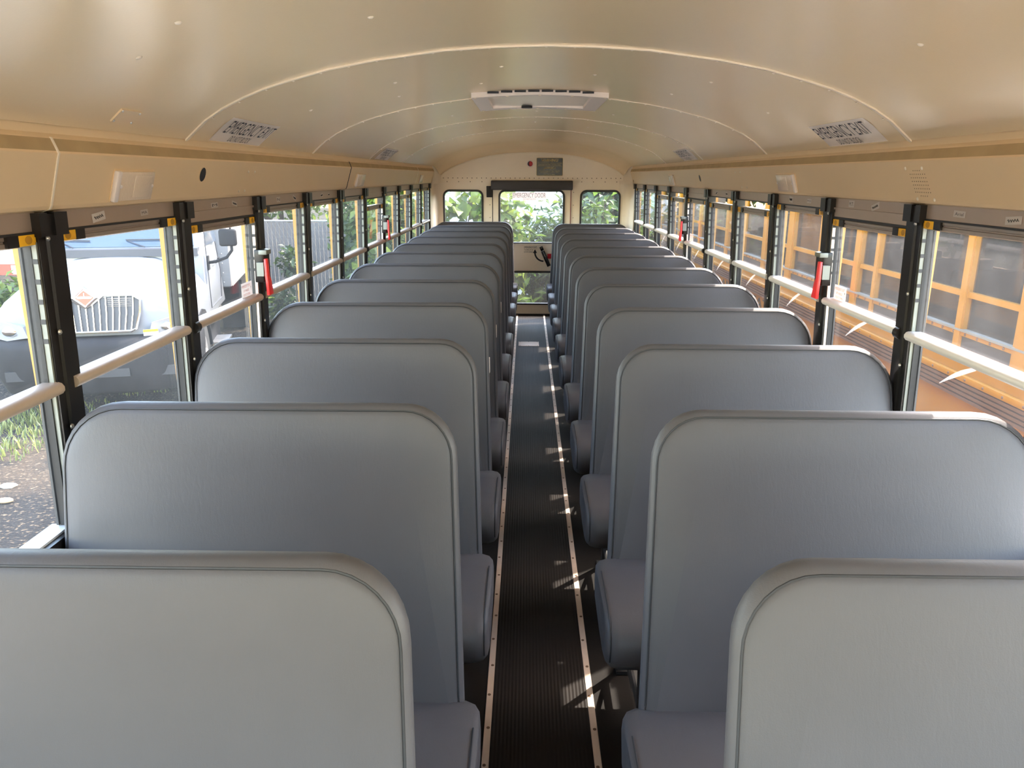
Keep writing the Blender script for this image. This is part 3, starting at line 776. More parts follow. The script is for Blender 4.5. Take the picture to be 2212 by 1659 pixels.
# ------------------------------------------------------------------ ceiling fittings
def exit_sign(s, y0, y1, label):
    """decal stuck to the curve of the ceiling edge; reads left to right for the camera"""
    n = 6
    za, zb = 1.800, 1.872
    def cx(z):
        for (x1, z1), (x0, z0) in zip(CEIL[:-1], CEIL[1:]):
            if z1 <= z <= z0: return x1+(x0-x1)*(z-z1)/(z0-z1)
        return 1.0
    t0 = Vector((s*cx(za), 0, za)); t1 = Vector((s*cx(zb), 0, zb))
    U = (t1-t0).normalized(); R = Vector((0, 1 if s < 0 else -1, 0)); N = R.cross(U)
    ya = y0 if s < 0 else y1
    root = empty('exit_decal', (s*1.08, (y0+y1)/2, 1.83)); L = root.location.copy(); tag(root, label, 'decal', None)
    mb = MB(); rows = []
    for i in range(n+1):
        z = za+(zb-za)*i/n; x = s*(cx(z))
        rows.append([Vector((x, y0, z))+N*.0012-L, Vector((x, y1, z))+N*.0012-L])
    mb.loft(rows, closed=False, cap0=False, cap1=False); fl = mb.build('decal_film', 'decal', root)
    wd = y1-y0; O = Vector((t0.x, ya, za)); Hh = (t1-t0).length
    bow = N*.004
    text_obj('decal_lettering', 'EMERGENCY EXIT', O+R*wd*.05+U*Hh*.40+bow-L, R, U, Hh*.52, wd*.90, 'ink', fl, 'L', .001, bold=-.004)
    text_obj('decal_lettering', 'DO NOT BLOCK', O+R*wd*.27+U*Hh*.08+bow-L, R, U, Hh*.24, wd*.40, 'ink', fl, 'L', .001, bold=-.004)
exit_sign(-1, 2.62, 3.11, 'pale emergency exit decal on the left edge of the ceiling, the nearer of two')
exit_sign(1, 2.60, 3.09, 'pale emergency exit decal on the right edge of the ceiling, the nearer of two')
exit_sign(-1, 5.45, 5.94, 'small distant emergency exit decal on the left edge of the ceiling')
exit_sign(1, 5.42, 5.91, 'small distant emergency exit decal on the right edge of the ceiling')

def dome_light(s, y0, y1, label):
    zc = 1.660; yc = (y0+y1)/2; wd = (y1-y0)
    n = Vector((-s*.955, 0, -.293)).normalized(); U = Vector((s*-.293, 0, .955)).normalized()
    U = Vector((-s*.294, 0, .956)) ; U = (U-n*U.dot(n)).normalized(); R = Vector((0, 1, 0))
    root = empty('dome_light', (s*cpanel(zc), yc, zc)); tag(root, label, 'light', 'ceiling lights in the cornices')
    def Q(a, b, d): return R*a+U*b+n*d
    def slab(nm, a0, a1, b0, b1, d0, d1, mat, par, bev=.003):
        mb = MB(); mb.loft([[Q(a, b, d0) for a, b in ((a0,b0),(a1,b0),(a1,b1),(a0,b1))], [Q(a, b, d1) for a, b in ((a0,b0),(a1,b0),(a1,b1),(a0,b1))]])
        return mb.build(nm, mat, par, bevel=bev)
    hw, hh = wd/2, .043
    slab('base_plate', -hw, hw, -hh, hh, 0, .003, 'cornice', root)
    ln = slab('lens_cover', -hw+.02, hw-.005, -hh+.004, hh-.004, .003, .010, 'lens', root, .005)
    slab('lens_window', -hw+.10, hw-.02, -hh+.012, hh-.012, .009, .0115, 'lens', ln, .003)
    slab('end_block', -hw, -hw+.022, -hh+.002, hh-.002, .002, .015, 'white', root, .004)
    for a in (-hw+.032, hw-.014):
        mb = MB(); mb.dome(Q(a, 0, .009), n, .006, .004, 8); mb.build('lens_screw', 'white', root)
dome_light(-1, 1.99, 2.205, 'clear dome light on the left cornice, nearest on that side')
dome_light(-1, 4.85, 5.10, 'clear dome light on the left cornice, second from the front, past the dark panel joint')
dome_light(-1, 7.75, 7.98, 'clear dome light on the left cornice, close to the rear wall')
dome_light(1, 3.45, 3.70, 'clear dome light on the right cornice beyond the perforated speaker, nearest on that side')
dome_light(1, 6.30, 6.50, 'clear dome light on the right cornice beyond the small hole, close to the rear wall')

# roof hatch
ht = empty('roof_hatch', (0, 4.03, 2.03)); L = Vector(ht.location)
tag(ht, 'pinkish white roof escape hatch set into the middle of the ceiling', 'hatch')
def hz(x): return prof_at(x)[0]
hx, y0, y1 = .315, 3.68, 4.42
mb = MB(); N_ = 10
xs = [-hx+2*hx*i/N_ for i in range(N_+1)]
for (ya, yb, za, zb) in ((y0, y0+.10, -.022, -.018), (y1-.06, y1, -.018, -.022)):
    rows = [[(x-L.x, ya-L.y, hz(x)+.004-L.z) for x in xs], [(x-L.x, ya-L.y, hz(x)+za-L.z) for x in xs], [(x-L.x, yb-L.y, hz(x)+zb-L.z) for x in xs], [(x-L.x, yb-L.y, hz(x)+.03-L.z) for x in xs]]
    mb.loft(rows, closed=False, cap0=False, cap1=False)
for s in (-1, 1):
    xa, xb = s*hx, s*(hx-.07)
    mb.loft([[(xa-L.x, y-L.y, hz(xa)+.004-L.z), (xa-L.x, y-L.y, hz(xa)-.022-L.z), (xb-L.x, y-L.y, hz(xb)-.018-L.z), (xb-L.x, y-L.y, hz(xb)+.03-L.z)] for y in (y0, y1)], closed=False, cap0=False, cap1=False)
mb.build('hatch_frame', 'white', ht, smooth=50)
mb = MB(); mb.box(-hx+.06, hx-.06, y0+.09-L.y, y1-.05-L.y, .025, .034); pn = mb.build('hatch_panel', 'decal', ht, smooth=0)
text_obj('hatch_lettering', 'EMERGENCY EXIT', (.15, 4.20-L.y, .0245), (-1,0,0), (0,-1,0), .05, .30, 'ink', pn, 'L', .002)
mb = MB(); mb.disc((-.06, 4.30-L.y, .021), (0,0,-1), .03, .012, 12); mb.build('hatch_knob', 'ink', ht)
for x in (-.3, -.15, 0, .15, .3):
    for yy, zz in ((y0+.03, .021), (y1-.02, .021)):
        mb = MB(); mb.dome((x, yy-L.y, hz(x)-zz-L.z), (0,0,-1), .008, .004, 8); mb.build('hatch_screw', 'paintscrew', ht)
mb = MB()
for i in range(8):
    x = -.24+i*.062; mb.box(x, x+.052, y0-.012-L.y, y0-.004-L.y, hz(x+.026)-.010-L.z, hz(x+.026)-.001-L.z)
mb.build('hatch_vent_slots', 'ink', ht, smooth=0)
# access plate high on the left of the ceiling
ap = empty('ceiling_access_plate', (-1.07, 2.02, 1.84)); tag(ap, 'small square cover plate with four screws on the left curve of the ceiling', 'cover plate')
t0, t1 = Vector((-1.058, 0, 1.853)), Vector((-1.10, 0, 1.817)); U = (t0-t1).normalized(); N = Vector((0,1,0)).cross(U)
C0 = Vector((-1.082, 0, 1.832)); 
def Q(a, b, d): return Vector((-1.082+1.07, a, 1.832-1.84))+U*b+N*d
mb = MB(); sq = ((-.05,-.022),(.05,-.022),(.05,.022),(-.05,.022)); mb.loft([[Q(a, b, -.001) for a, b in sq], [Q(a, b, .004) for a, b in sq]]); mb.build('plate', 'ceiling', ap, smooth=0)
for a, b in ((-.043,-.017),(.043,-.017),(.043,.017),(-.043,.017)):
    mb = MB(); mb.dome(Q(a, b, .004), N, .004, .003, 7); mb.build('plate_screw', 'screw', ap)
# floor access plate
fp = empty('floor_access_plate', (-.027, 7.675, 0)); tag(fp, 'flat metal cover plate screwed to the ribbed aisle floor near the rear', 'cover plate')
mb = MB(); mb.box(-.106, .106, -.105, .105, .003, .007); mb.build('plate', 'strip', fp, bevel=.002)
for x in (-.09, 0, .09):
    for y in (-.09, .09):
        mb = MB(); mb.dome((x, y, .007), (0,0,1), .006, .002, 7); mb.build('plate_screw', 'rust', fp)

# ------------------------------------------------------------------ bench seats
def make_seat(s, zs, u_a, u_b, tagged, TAN):
    """bench facing the camera; y = 0 where the top of the backrest stands"""
    root = empty('bench_seat', (s*.68, 0, 0)); X0 = s*.68
    def W(u, z, d):   # point on the backrest: u from the centre line outwards, d behind the front face
        return (s*u-X0, -.035-(zs-z)*TAN+d, z)
    z0, z1 = .37, zs; u1 = 1.166
    ra, rw, rb = .125, .15, .03
    def ring(d):
        pts = []
        def arc(cu, cz, r, a0, n=9):
            r = max(.004, r-d)
            for i in range(n):
                a = math.radians(a0+90*i/(n-1)); pts.append((cu+r*math.cos(a), cz+r*math.sin(a)))
        arc(u1-rw, z1-rw, rw, 0); arc(u_b+ra, z1-ra, ra, 90); arc(u_b+rb, z0+rb, rb, 180, 4); arc(u1-rb, z0+rb, rb, 270, 4)
        out = []
        for u, z in pts:
            t = max(0, min(1, (z-.30)/(.95-.30)))
            u = u-(u_b-u_a)*(1-t)*max(0, 1-(u-u_b)/.25) if u < u_b+.25 else u
            out.append((u, z))
        return out
    prof = [(.12,-.004),(.05,-.004),(.024,-.001),(.015,.0012),(.0125,.005),(.0095,.0012),(.004,.006),(.001,.012),(0,.022),(.004,.038),(.013,.054),(.026,.066),(.06,.073),(.12,.075)]
    mb = MB(); mb.loft([[W(u, z, y) for u, z in ring(d)] for d, y in prof])
    bk = mb.build('backrest', 'vinyl', root, smooth=70)
    mb = MB(); rp = ring(.0118); top = [W(u, z, .0025) for u, z in rp[:18]]
    top = [W(u1-.0135, .47, .0025)]+top+[W(rp[17][0]-(u_b-u_a)*(1-max(0, (.47-.3)/.65)), .47, .0025)]
    mb.tube(top, .0026, 6); mb.build('piping', 'piping', bk)
    if tagged:
        zt = .90; ub = u_b-(u_b-u_a)*(1-min(1, (zt-.3)/.65))
        mb = MB(); mb.box(s*(ub-.004)-X0, s*(ub+.003)-X0, -.035-(zs-zt)*TAN+.03, -.035-(zs-zt)*TAN+.055, zt-.035, zt+.03)
        tg = mb.build('care_tag', 'white', bk, smooth=0); tg['label'] = 'small white tag on the aisle edge of the backrest'
    # cushion
    yj = -.035-(zs-.46)*TAN
    sec = [(.035,.44),(.0,.462),(-.10,.470),(-.24,.472),(-.335,.468),(-.385,.452),(-.412,.425),(-.420,.39),(-.412,.35),(-.385,.315),(-.33,.298),(-.18,.305),(.02,.33),(.05,.40)]
    cy = sum(a for a, b in sec)/len(sec); cz = sum(b for a, b in sec)/len(sec)
    rows = []
    ue = u_a-.036
    for u, k in ((ue+.004,.62),(ue,.74),(ue+.004,.86),(ue+.016,.95),(ue+.04,1.0),(.45,1.015),(.8,1.015),(1.12,1.0),(1.16,.95)):
        rows.append([(s*u-X0, yj+cy+(a-cy)*k, cz+(b-cz)*(k*.5+.5 if b > cz else k)) for a, b in sec])
    mb = MB(); mb.loft(rows); cu = mb.build('seat_cushion', 'vinyl', root, smooth=60)
    mb = MB(); mb.tube([(s*(ue+.012)-X0, yj+a*.97, b+.0) for a, b in sec[2:9]], .0022, 5); mb.build('cushion_seam', 'piping', cu)
    # frame
    ul = .30
    for (ya, yb) in ((yj-.30, yj-.34), (yj+.0, yj+.05)):
        mb = MB(); mb.tube([(s*ul-X0, ya, .31), (s*ul-X0, yb, .012)], .014, 8); mb.box(s*(ul-.03)-X0, s*(ul+.03)-X0, yb-.03, yb+.03, 0, .012)
        mb.build('leg', 'steel', root)
    mb = MB(); mb.tube([(s*ul-X0, yj-.325, .10), (s*ul-X0, yj+.035, .10)], .011, 8); mb.tube([(s*ul-X0, yj-.31, .26), (s*ul-X0, yj+.03, .10)], .008, 8); mb.build('stretcher', 'steel', root)
    mb = MB(); mb.box(s*.22-X0, s*1.15-X0, yj-.32, yj-.29, .285, .312); mb.box(s*.22-X0, s*1.15-X0, yj-.02, yj+.01, .295, .322); mb.build('seat_frame', 'steel', root, smooth=0)
    return root
ordn = ['first', 'second', 'third', 'fourth', 'fifth', 'sixth', 'seventh', 'eighth', 'ninth', 'tenth', 'eleventh', 'twelfth']
for s, y0, p, zs, ua, ub, nm in ((-1, .983, .7435, 1.164, .193, .217, 'left'), (1, 1.02, .739, 1.144, .214, .247, 'right')):
    plain = make_seat(s, zs, ua, ub, False, .205 if s < 0 else .285)
    tagd = make_seat(s, zs, ua, ub, True, .205) if s < 0 else None
    for k in range(12):
        t = s < 0 and k in (3, 4, 5)
        if k == 0: o = plain
        elif t and k == 3: o = tagd
        else: o = copy_tree(tagd if t else plain)
        o.location = (s*.68, y0+p*k, 0)
        extra = ', tag on its aisle edge' if t else ''
        lab = f'grey vinyl bench, {ordn[k]} from the front in the {nm} row{extra}' if k < 11 else f'grey vinyl bench at the far end of the {nm} row, against the rear wall'
        if k == 0: lab = f'nearest grey vinyl bench of the {nm} row, its backrest cut off below'
        tag(o, lab, 'bench seat', f'bench seats in the {nm} row')

# ================================================================== outside
GZ = -1.15
mb = MB(); mb.quad((-60,-40,GZ), (60,-40,GZ), (60,70,GZ), (-60,70,GZ)); struct(mb.build('ground', 'ground', smooth=0))
mb = MB(); mb.box(-16, 16, -26, -2.2, GZ-.1, GZ+.012); struct(mb.build('added_bounce_yard', 'bounce_yard', smooth=0))  # unseen pale yard, added to bounce sunlight up onto the ceiling
mb = MB(); mb.box(-3.9, 2.2, -2.2, 10.2, GZ-.1, GZ+.008); struct(mb.build('added_bounce_apron', 'bounce_apron', smooth=0))  # unseen pale ground round the bus, added to bounce light inside

# ------------------------------------------------------------------ foliage
def leaf_mesh(name, clumps, n, size, mat, parent, shell=.55, droop=.3, aspect=.55):
    """one crown: many folded leaves scattered through ellipsoid clumps (local coordinates, z = 0 at the ground)"""
    vol = np.array([max(1e-3, c[1][0]*c[1][1]*c[1][2]) for c in clumps])**(2/3); cnt = np.maximum(1, (n*vol/vol.sum()).astype(int))
    P = []; O = []
    for (c, r), k in zip(clumps, cnt):
        d = RNG.normal(size=(k,3)); d /= np.linalg.norm(d, axis=1)[:,None]
        rad = (shell+(1-shell)*RNG.random((k,1)))*(1+.18*RNG.normal(size=(k,1)))
        P.append(np.array(c)+d*rad*np.array(r)); O.append(d)
    P = np.concatenate(P); O = np.concatenate(O)
    keep = P[:,2] > .04; P, O = P[keep], O[keep]; k = len(P)
    nrm = O*.5+RNG.normal(size=(k,3))*.55+np.array([0,0,.5]); nrm /= np.linalg.norm(nrm, axis=1)[:,None]
    a = RNG.normal(size=(k,3))+O*.6-np.array([0,0,droop]); a -= nrm*(a*nrm).sum(1)[:,None]; a /= np.linalg.norm(a, axis=1)[:,None]
    b = np.cross(nrm, a); s = size*(.55+.9*RNG.random((k,1)))
    V = np.stack([P, P+a*s*.45+b*s*aspect*.5+nrm*s*.10, P+a*s-nrm*s*.12, P+a*s*.45-b*s*aspect*.5+nrm*s*.10], 1).reshape(-1,3)
    V[:,2] = np.maximum(V[:,2], .01)
    me = bpy.data.meshes.new(name); me.vertices.add(4*k); me.vertices.foreach_set('co', V.ravel())
    idx = np.arange(k)[:,None]*4; T = np.concatenate([idx+[0,1,2], idx+[0,2,3]], 1).reshape(-1,3)
    me.loops.add(T.size); me.loops.foreach_set('vertex_index', T.ravel().astype(np.int32))
    me.polygons.add(len(T)); me.polygons.foreach_set('loop_start', np.arange(0, T.size, 3, dtype=np.int32))
    me.update(calc_edges=True)
    at = me.attributes.new('leaf_tone', 'FLOAT', 'POINT'); at.data.foreach_set('value', np.repeat(np.clip(RNG.random(k)**1.3, 0, 1), 4).astype(np.float32))
    me.materials.append(M[mat])
    o = bpy.data.objects.new(name, me); COL.objects.link(o); o.parent = parent
    return o
def plant(name, x, y, clumps, n, size, mat, label, cat='shrub', group=None, trunk_r=.04, shell=.5, aspect=.55):
    root = empty(name, (x, y, GZ)); tag(root, label, cat, group)
    mb = MB(); zlow = min(c[2] for c, r in clumps)
    fork = Vector((0, 0, max(.15, zlow*.45)))
    mb.tube([(0,0,0), fork], [trunk_r*1.2, trunk_r], 8)
    for (c, r) in clumps:
        c = Vector(c); mid = fork.lerp(c, .5)+Vector((0, 0, .1))
        mb.tube([fork, mid, c], [trunk_r*.8, trunk_r*.55, trunk_r*.25], 6)
        for q in range(4):
            e = c+Vector((random.uniform(-1,1)*r[0], random.uniform(-1,1)*r[1], random.uniform(-.5,1)*r[2]))*.8
            mb.tube([mid.lerp(c, .3+.2*q), e], [trunk_r*.3, trunk_r*.1], 5)
    mb.build('trunk' if cat == 'tree' else 'stems', 'bark', root)
    leaf_mesh('crown' if cat == 'tree' else 'foliage', clumps, n, size, mat, root, shell, aspect=aspect)
    return root
def cl(*a): return [((x, y, z), (rx, ry, rz)) for x, y, z, rx, ry, rz in a]

# behind the fence on the left
plant('tree', -11.3, 20.4, cl((0,0,3.2,1.7,1.5,1.2),(1.3,-.8,2.7,1.2,1.1,.9),(-1.2,.3,3.8,1.5,1.4,1.2)), 6500, .17, 'leafB', 'leafy tree hanging over the fence behind the white truck', 'tree', 'trees beyond the fence', .14)
plant('tree', -6.4, 19.8, cl((0,0,2.6,1.6,1.3,.85),(1.1,.3,3.2,1.5,1.3,1.0),(-1.3,-.4,3.5,1.3,1.2,1.0)), 7000, .16, 'leafB', 'leafy tree hanging over the middle of the grey slatted fence', 'tree', 'trees beyond the fence', .13)
plant('tree', -.9, 20.6, cl((0,0,2.8,1.5,1.4,1.3),(1.2,0,3.6,1.4,1.4,1.2),(-.9,.2,3.9,1.3,1.2,1.0)), 6500, .16, 'leafA', 'green tree behind the right end of the visible fence', 'tree', 'trees beyond the fence', .13)
plant('tree', -15.5, 25.0, cl((0,0,3.4,2.6,2.2,2.2),(2.6,0,3.0,2.2,2.0,1.8),(-2.6,1,3.2,2.2,2,2)), 6000, .24, 'leafA', 'broad tree far behind the white trailer on the left', 'tree', None, .2)
# between the fence and the bus, seen through the rear half of the left windows
plant('shrub', -2.85, 13.1, cl((0,0,1.5,.5,.8,1.2),(.1,.2,2.5,.6,.8,.8),(-.1,-.1,.6,.5,.6,.6)), 5200, .13, 'leafA', 'tall green shrub in front of the fence, seen through the left middle windows', 'shrub', 'shrubs along the left rear of the bus', .05)
plant('shrub', -2.25, 12.0, cl((0,0,1.4,.42,.7,1.2),(.1,.2,2.6,.5,.7,.9),(-.1,-.3,.5,.45,.5,.5)), 5200, .14, 'leafC', 'dark bushy shrub seen through the left windows near the rear', 'shrub', 'shrubs along the left rear of the bus', .05)
plant('shrub', -1.95, 10.7, cl((0,0,1.6,.42,.6,1.2),(.0,.2,2.7,.45,.7,.7),(-.1,-.2,.5,.4,.5,.5)), 2600, .16, 'leafB', 'sunny leafy shrub beside the last left window', 'shrub', 'shrubs along the left rear of the bus', .04)
plant('shrub', -4.45, 14.3, cl((0,0,1.25,.34,.3,.28),(-.2,.1,.55,.25,.25,.2)), 330, .16, 'leafC', 'small leafy sapling standing in front of the grey slatted fence', 'sapling', None, .025)
plant('shrub', -4.95, 14.7, cl((0,0,.35,.3,.3,.3)), 160, .15, 'leafB', 'small bright weed growing at the foot of the fence beside the truck', 'weed', None, .012)
plant('shrub', -8.85, 12.6, cl((0,0,.85,.35,.4,.35),(-.2,.1,.5,.3,.3,.3)), 420, .15, 'leafB', 'bright leafy weed under the far trailer at the left edge', 'weed', None, .02)
# right behind the bus
plant('shrub', -1.25, 11.9, cl((0,0,1.9,.55,.5,.55),(-.45,.1,1.4,.5,.45,.5),(.35,.2,2.5,.5,.5,.45)), 300, .21, 'leafB', 'big-leaved bright shrub behind the left rear window', 'shrub', 'shrubs behind the bus', .03, .2, .85)
plant('shrub', -.30, 11.3, cl((0,0,1.7,.30,.4,.7),(-.1,.2,2.3,.35,.4,.4),(.1,0,.8,.35,.4,.5)), 900, .17, 'leafB', 'yellow green leaf shoots behind the left half of the rear door', 'shrub', 'shrubs behind the bus', .02, .3)
plant('shrub', .30, 12.1, cl((0,0,1.6,.75,.6,.85),(.15,.2,.8,.7,.6,.6)), 3200, .16, 'leafA', 'feathery green bush in the middle of the rear door window', 'shrub', 'shrubs behind the bus', .03, .35, .3)
plant('shrub', 1.05, 11.6, cl((0,0,1.9,.5,.5,.75),(.1,.2,1.0,.5,.5,.6)), 1700, .15, 'leafA', 'green bush between the rear door and the right rear window', 'shrub', 'shrubs behind the bus', .03, .3, .4)
plant('shrub', 1.55, 12.6, cl((0,0,2.0,.45,.5,1.0),(.05,.2,1.2,.42,.5,.8)), 2200, .18, 'leafA', 'hanging vine shrub behind the right rear window', 'shrub', 'shrubs behind the bus', .03, .3, .5)
plant('shrub', 1.62, 10.5, cl((0,0,1.0,.22,.4,.6),(.0,.2,1.7,.22,.4,.5)), 620, .12, 'leafB', 'flowering shrub beside the last right window', 'shrub', None, .02, .3)
plant('shrub', -.2, 10.6, cl((0,0,.75,.42,.3,.35),(.4,.1,.6,.3,.3,.4)), 320, .22, 'leafB', 'low big-leaved plant behind the lower pane of the rear door', 'shrub', 'shrubs behind the bus', .02, .2, .8)
plant('tree', 3.3, 18.6, cl((0,0,2.2,1.6,1.2,1.7),(1.2,.3,3.2,1.5,1.3,1.3),(-1.3,.2,1.6,1.3,1.0,1.2)), 7000, .18, 'leafC', 'dark tree far behind the right rear window', 'tree', None, .13)
plant('tree', 1.15, 13.0, cl((0,0,1.4,.7,.5,1.0),(.1,.2,2.6,.7,.5,.8)), 2600, .18, 'leafC', 'slim dark tree behind the right edge of the rear door window', 'tree', None, .08)
# beyond the neighbouring bus
for i, (x, y) in enumerate(((11.5, 5.0), (11.0, 10.8), (10.5, 16.6), (9.6, 22.4), (3.6, 27.0))):
    plant('tree', x, y, cl((0,0,2.6,2.0,1.7,1.5),(.6,.9,2.0,1.6,1.4,1.3),(-.5,-.9,2.2,1.6,1.4,1.3)), 4200, .24, ('leafA', 'leafC', 'leafA', 'leafC', 'leafA')[i],
          ('green tree beyond the yellow bus, seen through its nearest windows', 'green tree beyond the middle of the yellow bus', 'green tree beyond the rear of the yellow bus', 'dark green tree in the gap past the yellow bus', 'green tree straight past the end of the yellow bus')[i], 'tree', 'trees beyond the yellow bus', .16)

# grass tufts and litter on the left lot
def tuft(x, y, n, h, r):
    V, Fc, T = [], [], []
    for i in range(n):
        a = random.uniform(0, 2*PI); d = r*math.sqrt(random.random()); px, py = d*math.cos(a), d*math.sin(a)
        hh = h*random.uniform(.5, 1.1); la = random.uniform(0, 2*PI); ln = hh*random.uniform(.2, .8); wd = .006+.006*random.random()
        ux, uy = math.cos(la), math.sin(la); o = len(V)
        V += [(px-uy*wd, py+ux*wd, 0), (px+uy*wd, py-ux*wd, 0), (px+ux*ln*.4+uy*wd*.7, py+uy*ln*.4-ux*wd*.7, hh*.65), (px+ux*ln*.4-uy*wd*.7, py+uy*ln*.4+ux*wd*.7, hh*.65), (px+ux*ln, py+uy*ln, hh)]
        Fc += [(o, o+1, o+2, o+3), (o+3, o+2, o+4)]; t = random.random(); T += [t]*5
    me = bpy.data.meshes.new('grass_tuft'); me.from_pydata(V, [], Fc); at = me.attributes.new('leaf_tone', 'FLOAT', 'POINT'); at.data.foreach_set('value', T)
    me.materials.append(M['grass']); o = bpy.data.objects.new('grass_tuft', me); COL.objects.link(o); o.location = (x, y, GZ); o['kind'] = 'stuff'
    return o
for (x, y, n, h, r) in ((-6.2,8.45,260,.26,.35),(-5.75,8.2,220,.22,.3),(-5.5,7.4,200,.2,.3),(-5.15,7.7,60,.12,.2),(-5.75,8.6,120,.22,.25),(-5.3,9.9,160,.28,.35),(-5.0,10.05,60,.38,.12),(-5.6,9.0,80,.12,.3),(-5.9,7.8,160,.18,.35),(-4.7,10.6,120,.22,.4),(-6.6,8.0,200,.24,.4)):
    tag(tuft(x, y, int(n*.55), h*.6, r*1.15), 'pale green grass tufts growing in the gravel left of the bus', 'grass', 'grass tufts on the gravel', 'stuff')
mb = MB(); pts = [(-.06,-.02),(.0,-.05),(.07,-.03),(.085,.03),(.03,.05),(-.05,.035)]
mb.loft([[(x*k, y*k, z) for x, y in pts] for k, z in ((.9,.002),(1,.012),(.8,.03),(.3,.035))]); tag(mb.build('crumpled_paper', 'decalwhite', None, (-4.93,6.5,GZ), smooth=20), 'crumpled white paper lying on the gravel at the left edge', 'litter')
mb = MB(); mb.ellipsoid((0,0,.02), .075, .045, .022, 10, 7); tag(mb.build('tan_stone', 'rock', None, (-4.72,6.16,GZ)), 'flat tan stone on the gravel below the crumpled paper', 'stone')

# ------------------------------------------------------------------ slatted fence
fe = empty('privacy_fence', (-3.5, 15.5, GZ)); tag(fe, 'grey chain link fence with vertical privacy slats behind the truck', 'fence')
mb = MB(); x = -2.05
while x < 5.2:
    mb.box(x, x+.070, -.008, .008, .06, 1.93+random.uniform(-.015, .015)); x += .080
mb.build('slats', 'slat', fe, smooth=0)
mb = MB(); x = -1.05
while x < 4.2:
    for d in (1, -1):
        xa, xb = x, x+d*1.0
        mb.tube([(xa, -.014, .06), (xb, -.014, 1.95)], .0022, 4)
    x += .105
mb.build('chain_link', 'wire', fe, smooth=0)
for i in range(4):
    mb = MB(); mb.tube([(-2.0+i*2.4, .03, 0), (-2.0+i*2.4, .03, 2.0)], .03, 8); mb.build('fence_post', 'wire', fe)
mb = MB(); mb.tube([(-2.05, .03, 1.95), (5.3, .03, 1.95)], .022, 8); mb.build('top_rail', 'wire', fe)

# ------------------------------------------------------------------ white lorry
tk = empty('box_truck', (-5.24, 8.65, GZ), math.radians(14)); tag(tk, 'white box truck facing the bus, dark grille with a diamond badge', 'truck')
def arc_pts(zt, hw):   # hood cross-section, symmetric
    half = [(0,zt),(.30,zt-.004),(.50,zt-.025),(.64,zt-.075),(.76,zt-.13),(.90,zt-.19),(1.02,zt-.28),(1.09,zt-.40),(1.12,zt-.56),(1.12,.86)]
    k = hw/1.12
    return [(-x*k, z) for x, z in half[::-1]]+[(x*k, z) for x, z in half[1:]]
mb = MB()
secs = [(.10,1.47,1.02),(.12,1.52,1.07),(.20,1.57,1.105),(.45,1.63,1.12),(.9,1.70,1.12),(1.3,1.745,1.12),(1.7,1.775,1.12)]
mb.loft([[(x, y+.16*(abs(x)/1.12)**2.2*max(0, 1-y/1.2), z) for x, z in arc_pts(zt, hw)] for y, zt, hw in secs])
mb.build('hood', 'truckwhite', tk, smooth=60)
mb = MB(); mb.tube([(-.60,.10,1.12),(-.64,.155,1.36),(-.86,.35,1.50)], .006, 5); mb.tube([(.60,.10,1.12),(.64,.155,1.36),(.86,.35,1.50)], .006, 5)
# bumper
mb = MB(); n = 16; rows = []
for z, off, k in ((.26,.14,.90),(.30,.10,.94),(.50,.03,.985),(.72,.0,1.0),(.86,.0,1.0),(.93,.03,.99),(.96,.10,.97)):
    fr = [(1.16*k*math.sin(PI/2*(i/n*2-1)), off+.40*(1-math.cos(PI/2*(i/n*2-1)))**1.5) for i in range(n+1)]
    rows.append([(x, y-.06, z) for x, y in fr]+[(1.16*k, .85, z), (-1.16*k, .85, z)])
mb.loft(rows); mb.build('bumper', 'bumper', tk, smooth=50)
mb = MB()
for (x0, x1, z0, z1) in ((-.42,.42,.50,.60),(-.95,-.62,.48,.60),(.62,.95,.48,.60)): mb.box(x0, x1, -.05+.1*abs(x0+x1)/2, -.02+.1*abs(x0+x1)/2, z0, z1)
mb.build('bumper_slots', 'ink', tk, smooth=0)
# grille
GT = [(-.52,1.46),(-.20,1.465),(-.07,1.36),(0,1.32),(.07,1.36),(.20,1.465),(.52,1.46),(.60,1.40),(.585,1.25),(.53,1.06),(.47,1.03),(-.47,1.03),(-.53,1.06),(-.585,1.25),(-.60,1.40)]
def gy(z): return .085+(z-1.03)*.10
gp = [(x, gy(z)-.012, z) for x, z in GT]
mb = MB(); mb.poly(gp); mb.loft([gp, [(x, y+.05, z) for x, y, z in gp]], cap0=False, cap1=False); gr = mb.build('grille', 'grilledark', tk, smooth=0)
mb = MB(); mb.tube([(x, gy(z)-.022, z) for x, z in GT+GT[:1]], .016, 6); mb.build('grille_surround', 'chrome', gr)
for i in range(15):
    x = -.525+i*.075; t = abs(x)
    zt_ = 1.445 if t > .19 else 1.34+(t-.03)*.62 if t > .03 else 1.31
    mb = MB(); xb = x*.90
    mb.loft([[(xx+dx, gy(z)+dy, z) for dx, dy in ((-.010,-.014),(.010,-.014),(.006,-.034),(-.006,-.034))] for xx, z in ((xb,1.045),(x*.97,1.25),(x,zt_))]); mb.build('grille_bar', 'chrome', gr, smooth=0)
mb = MB()
for i in range(5):
    z = 1.33+i*.022
    mb.box(-.50, -.24, gy(z)-.02, gy(z)-.014, z, z+.004); mb.box(.24, .50, gy(z)-.02, gy(z)-.014, z, z+.004)
mb.build('grille_slits', 'chrome', gr, smooth=0)
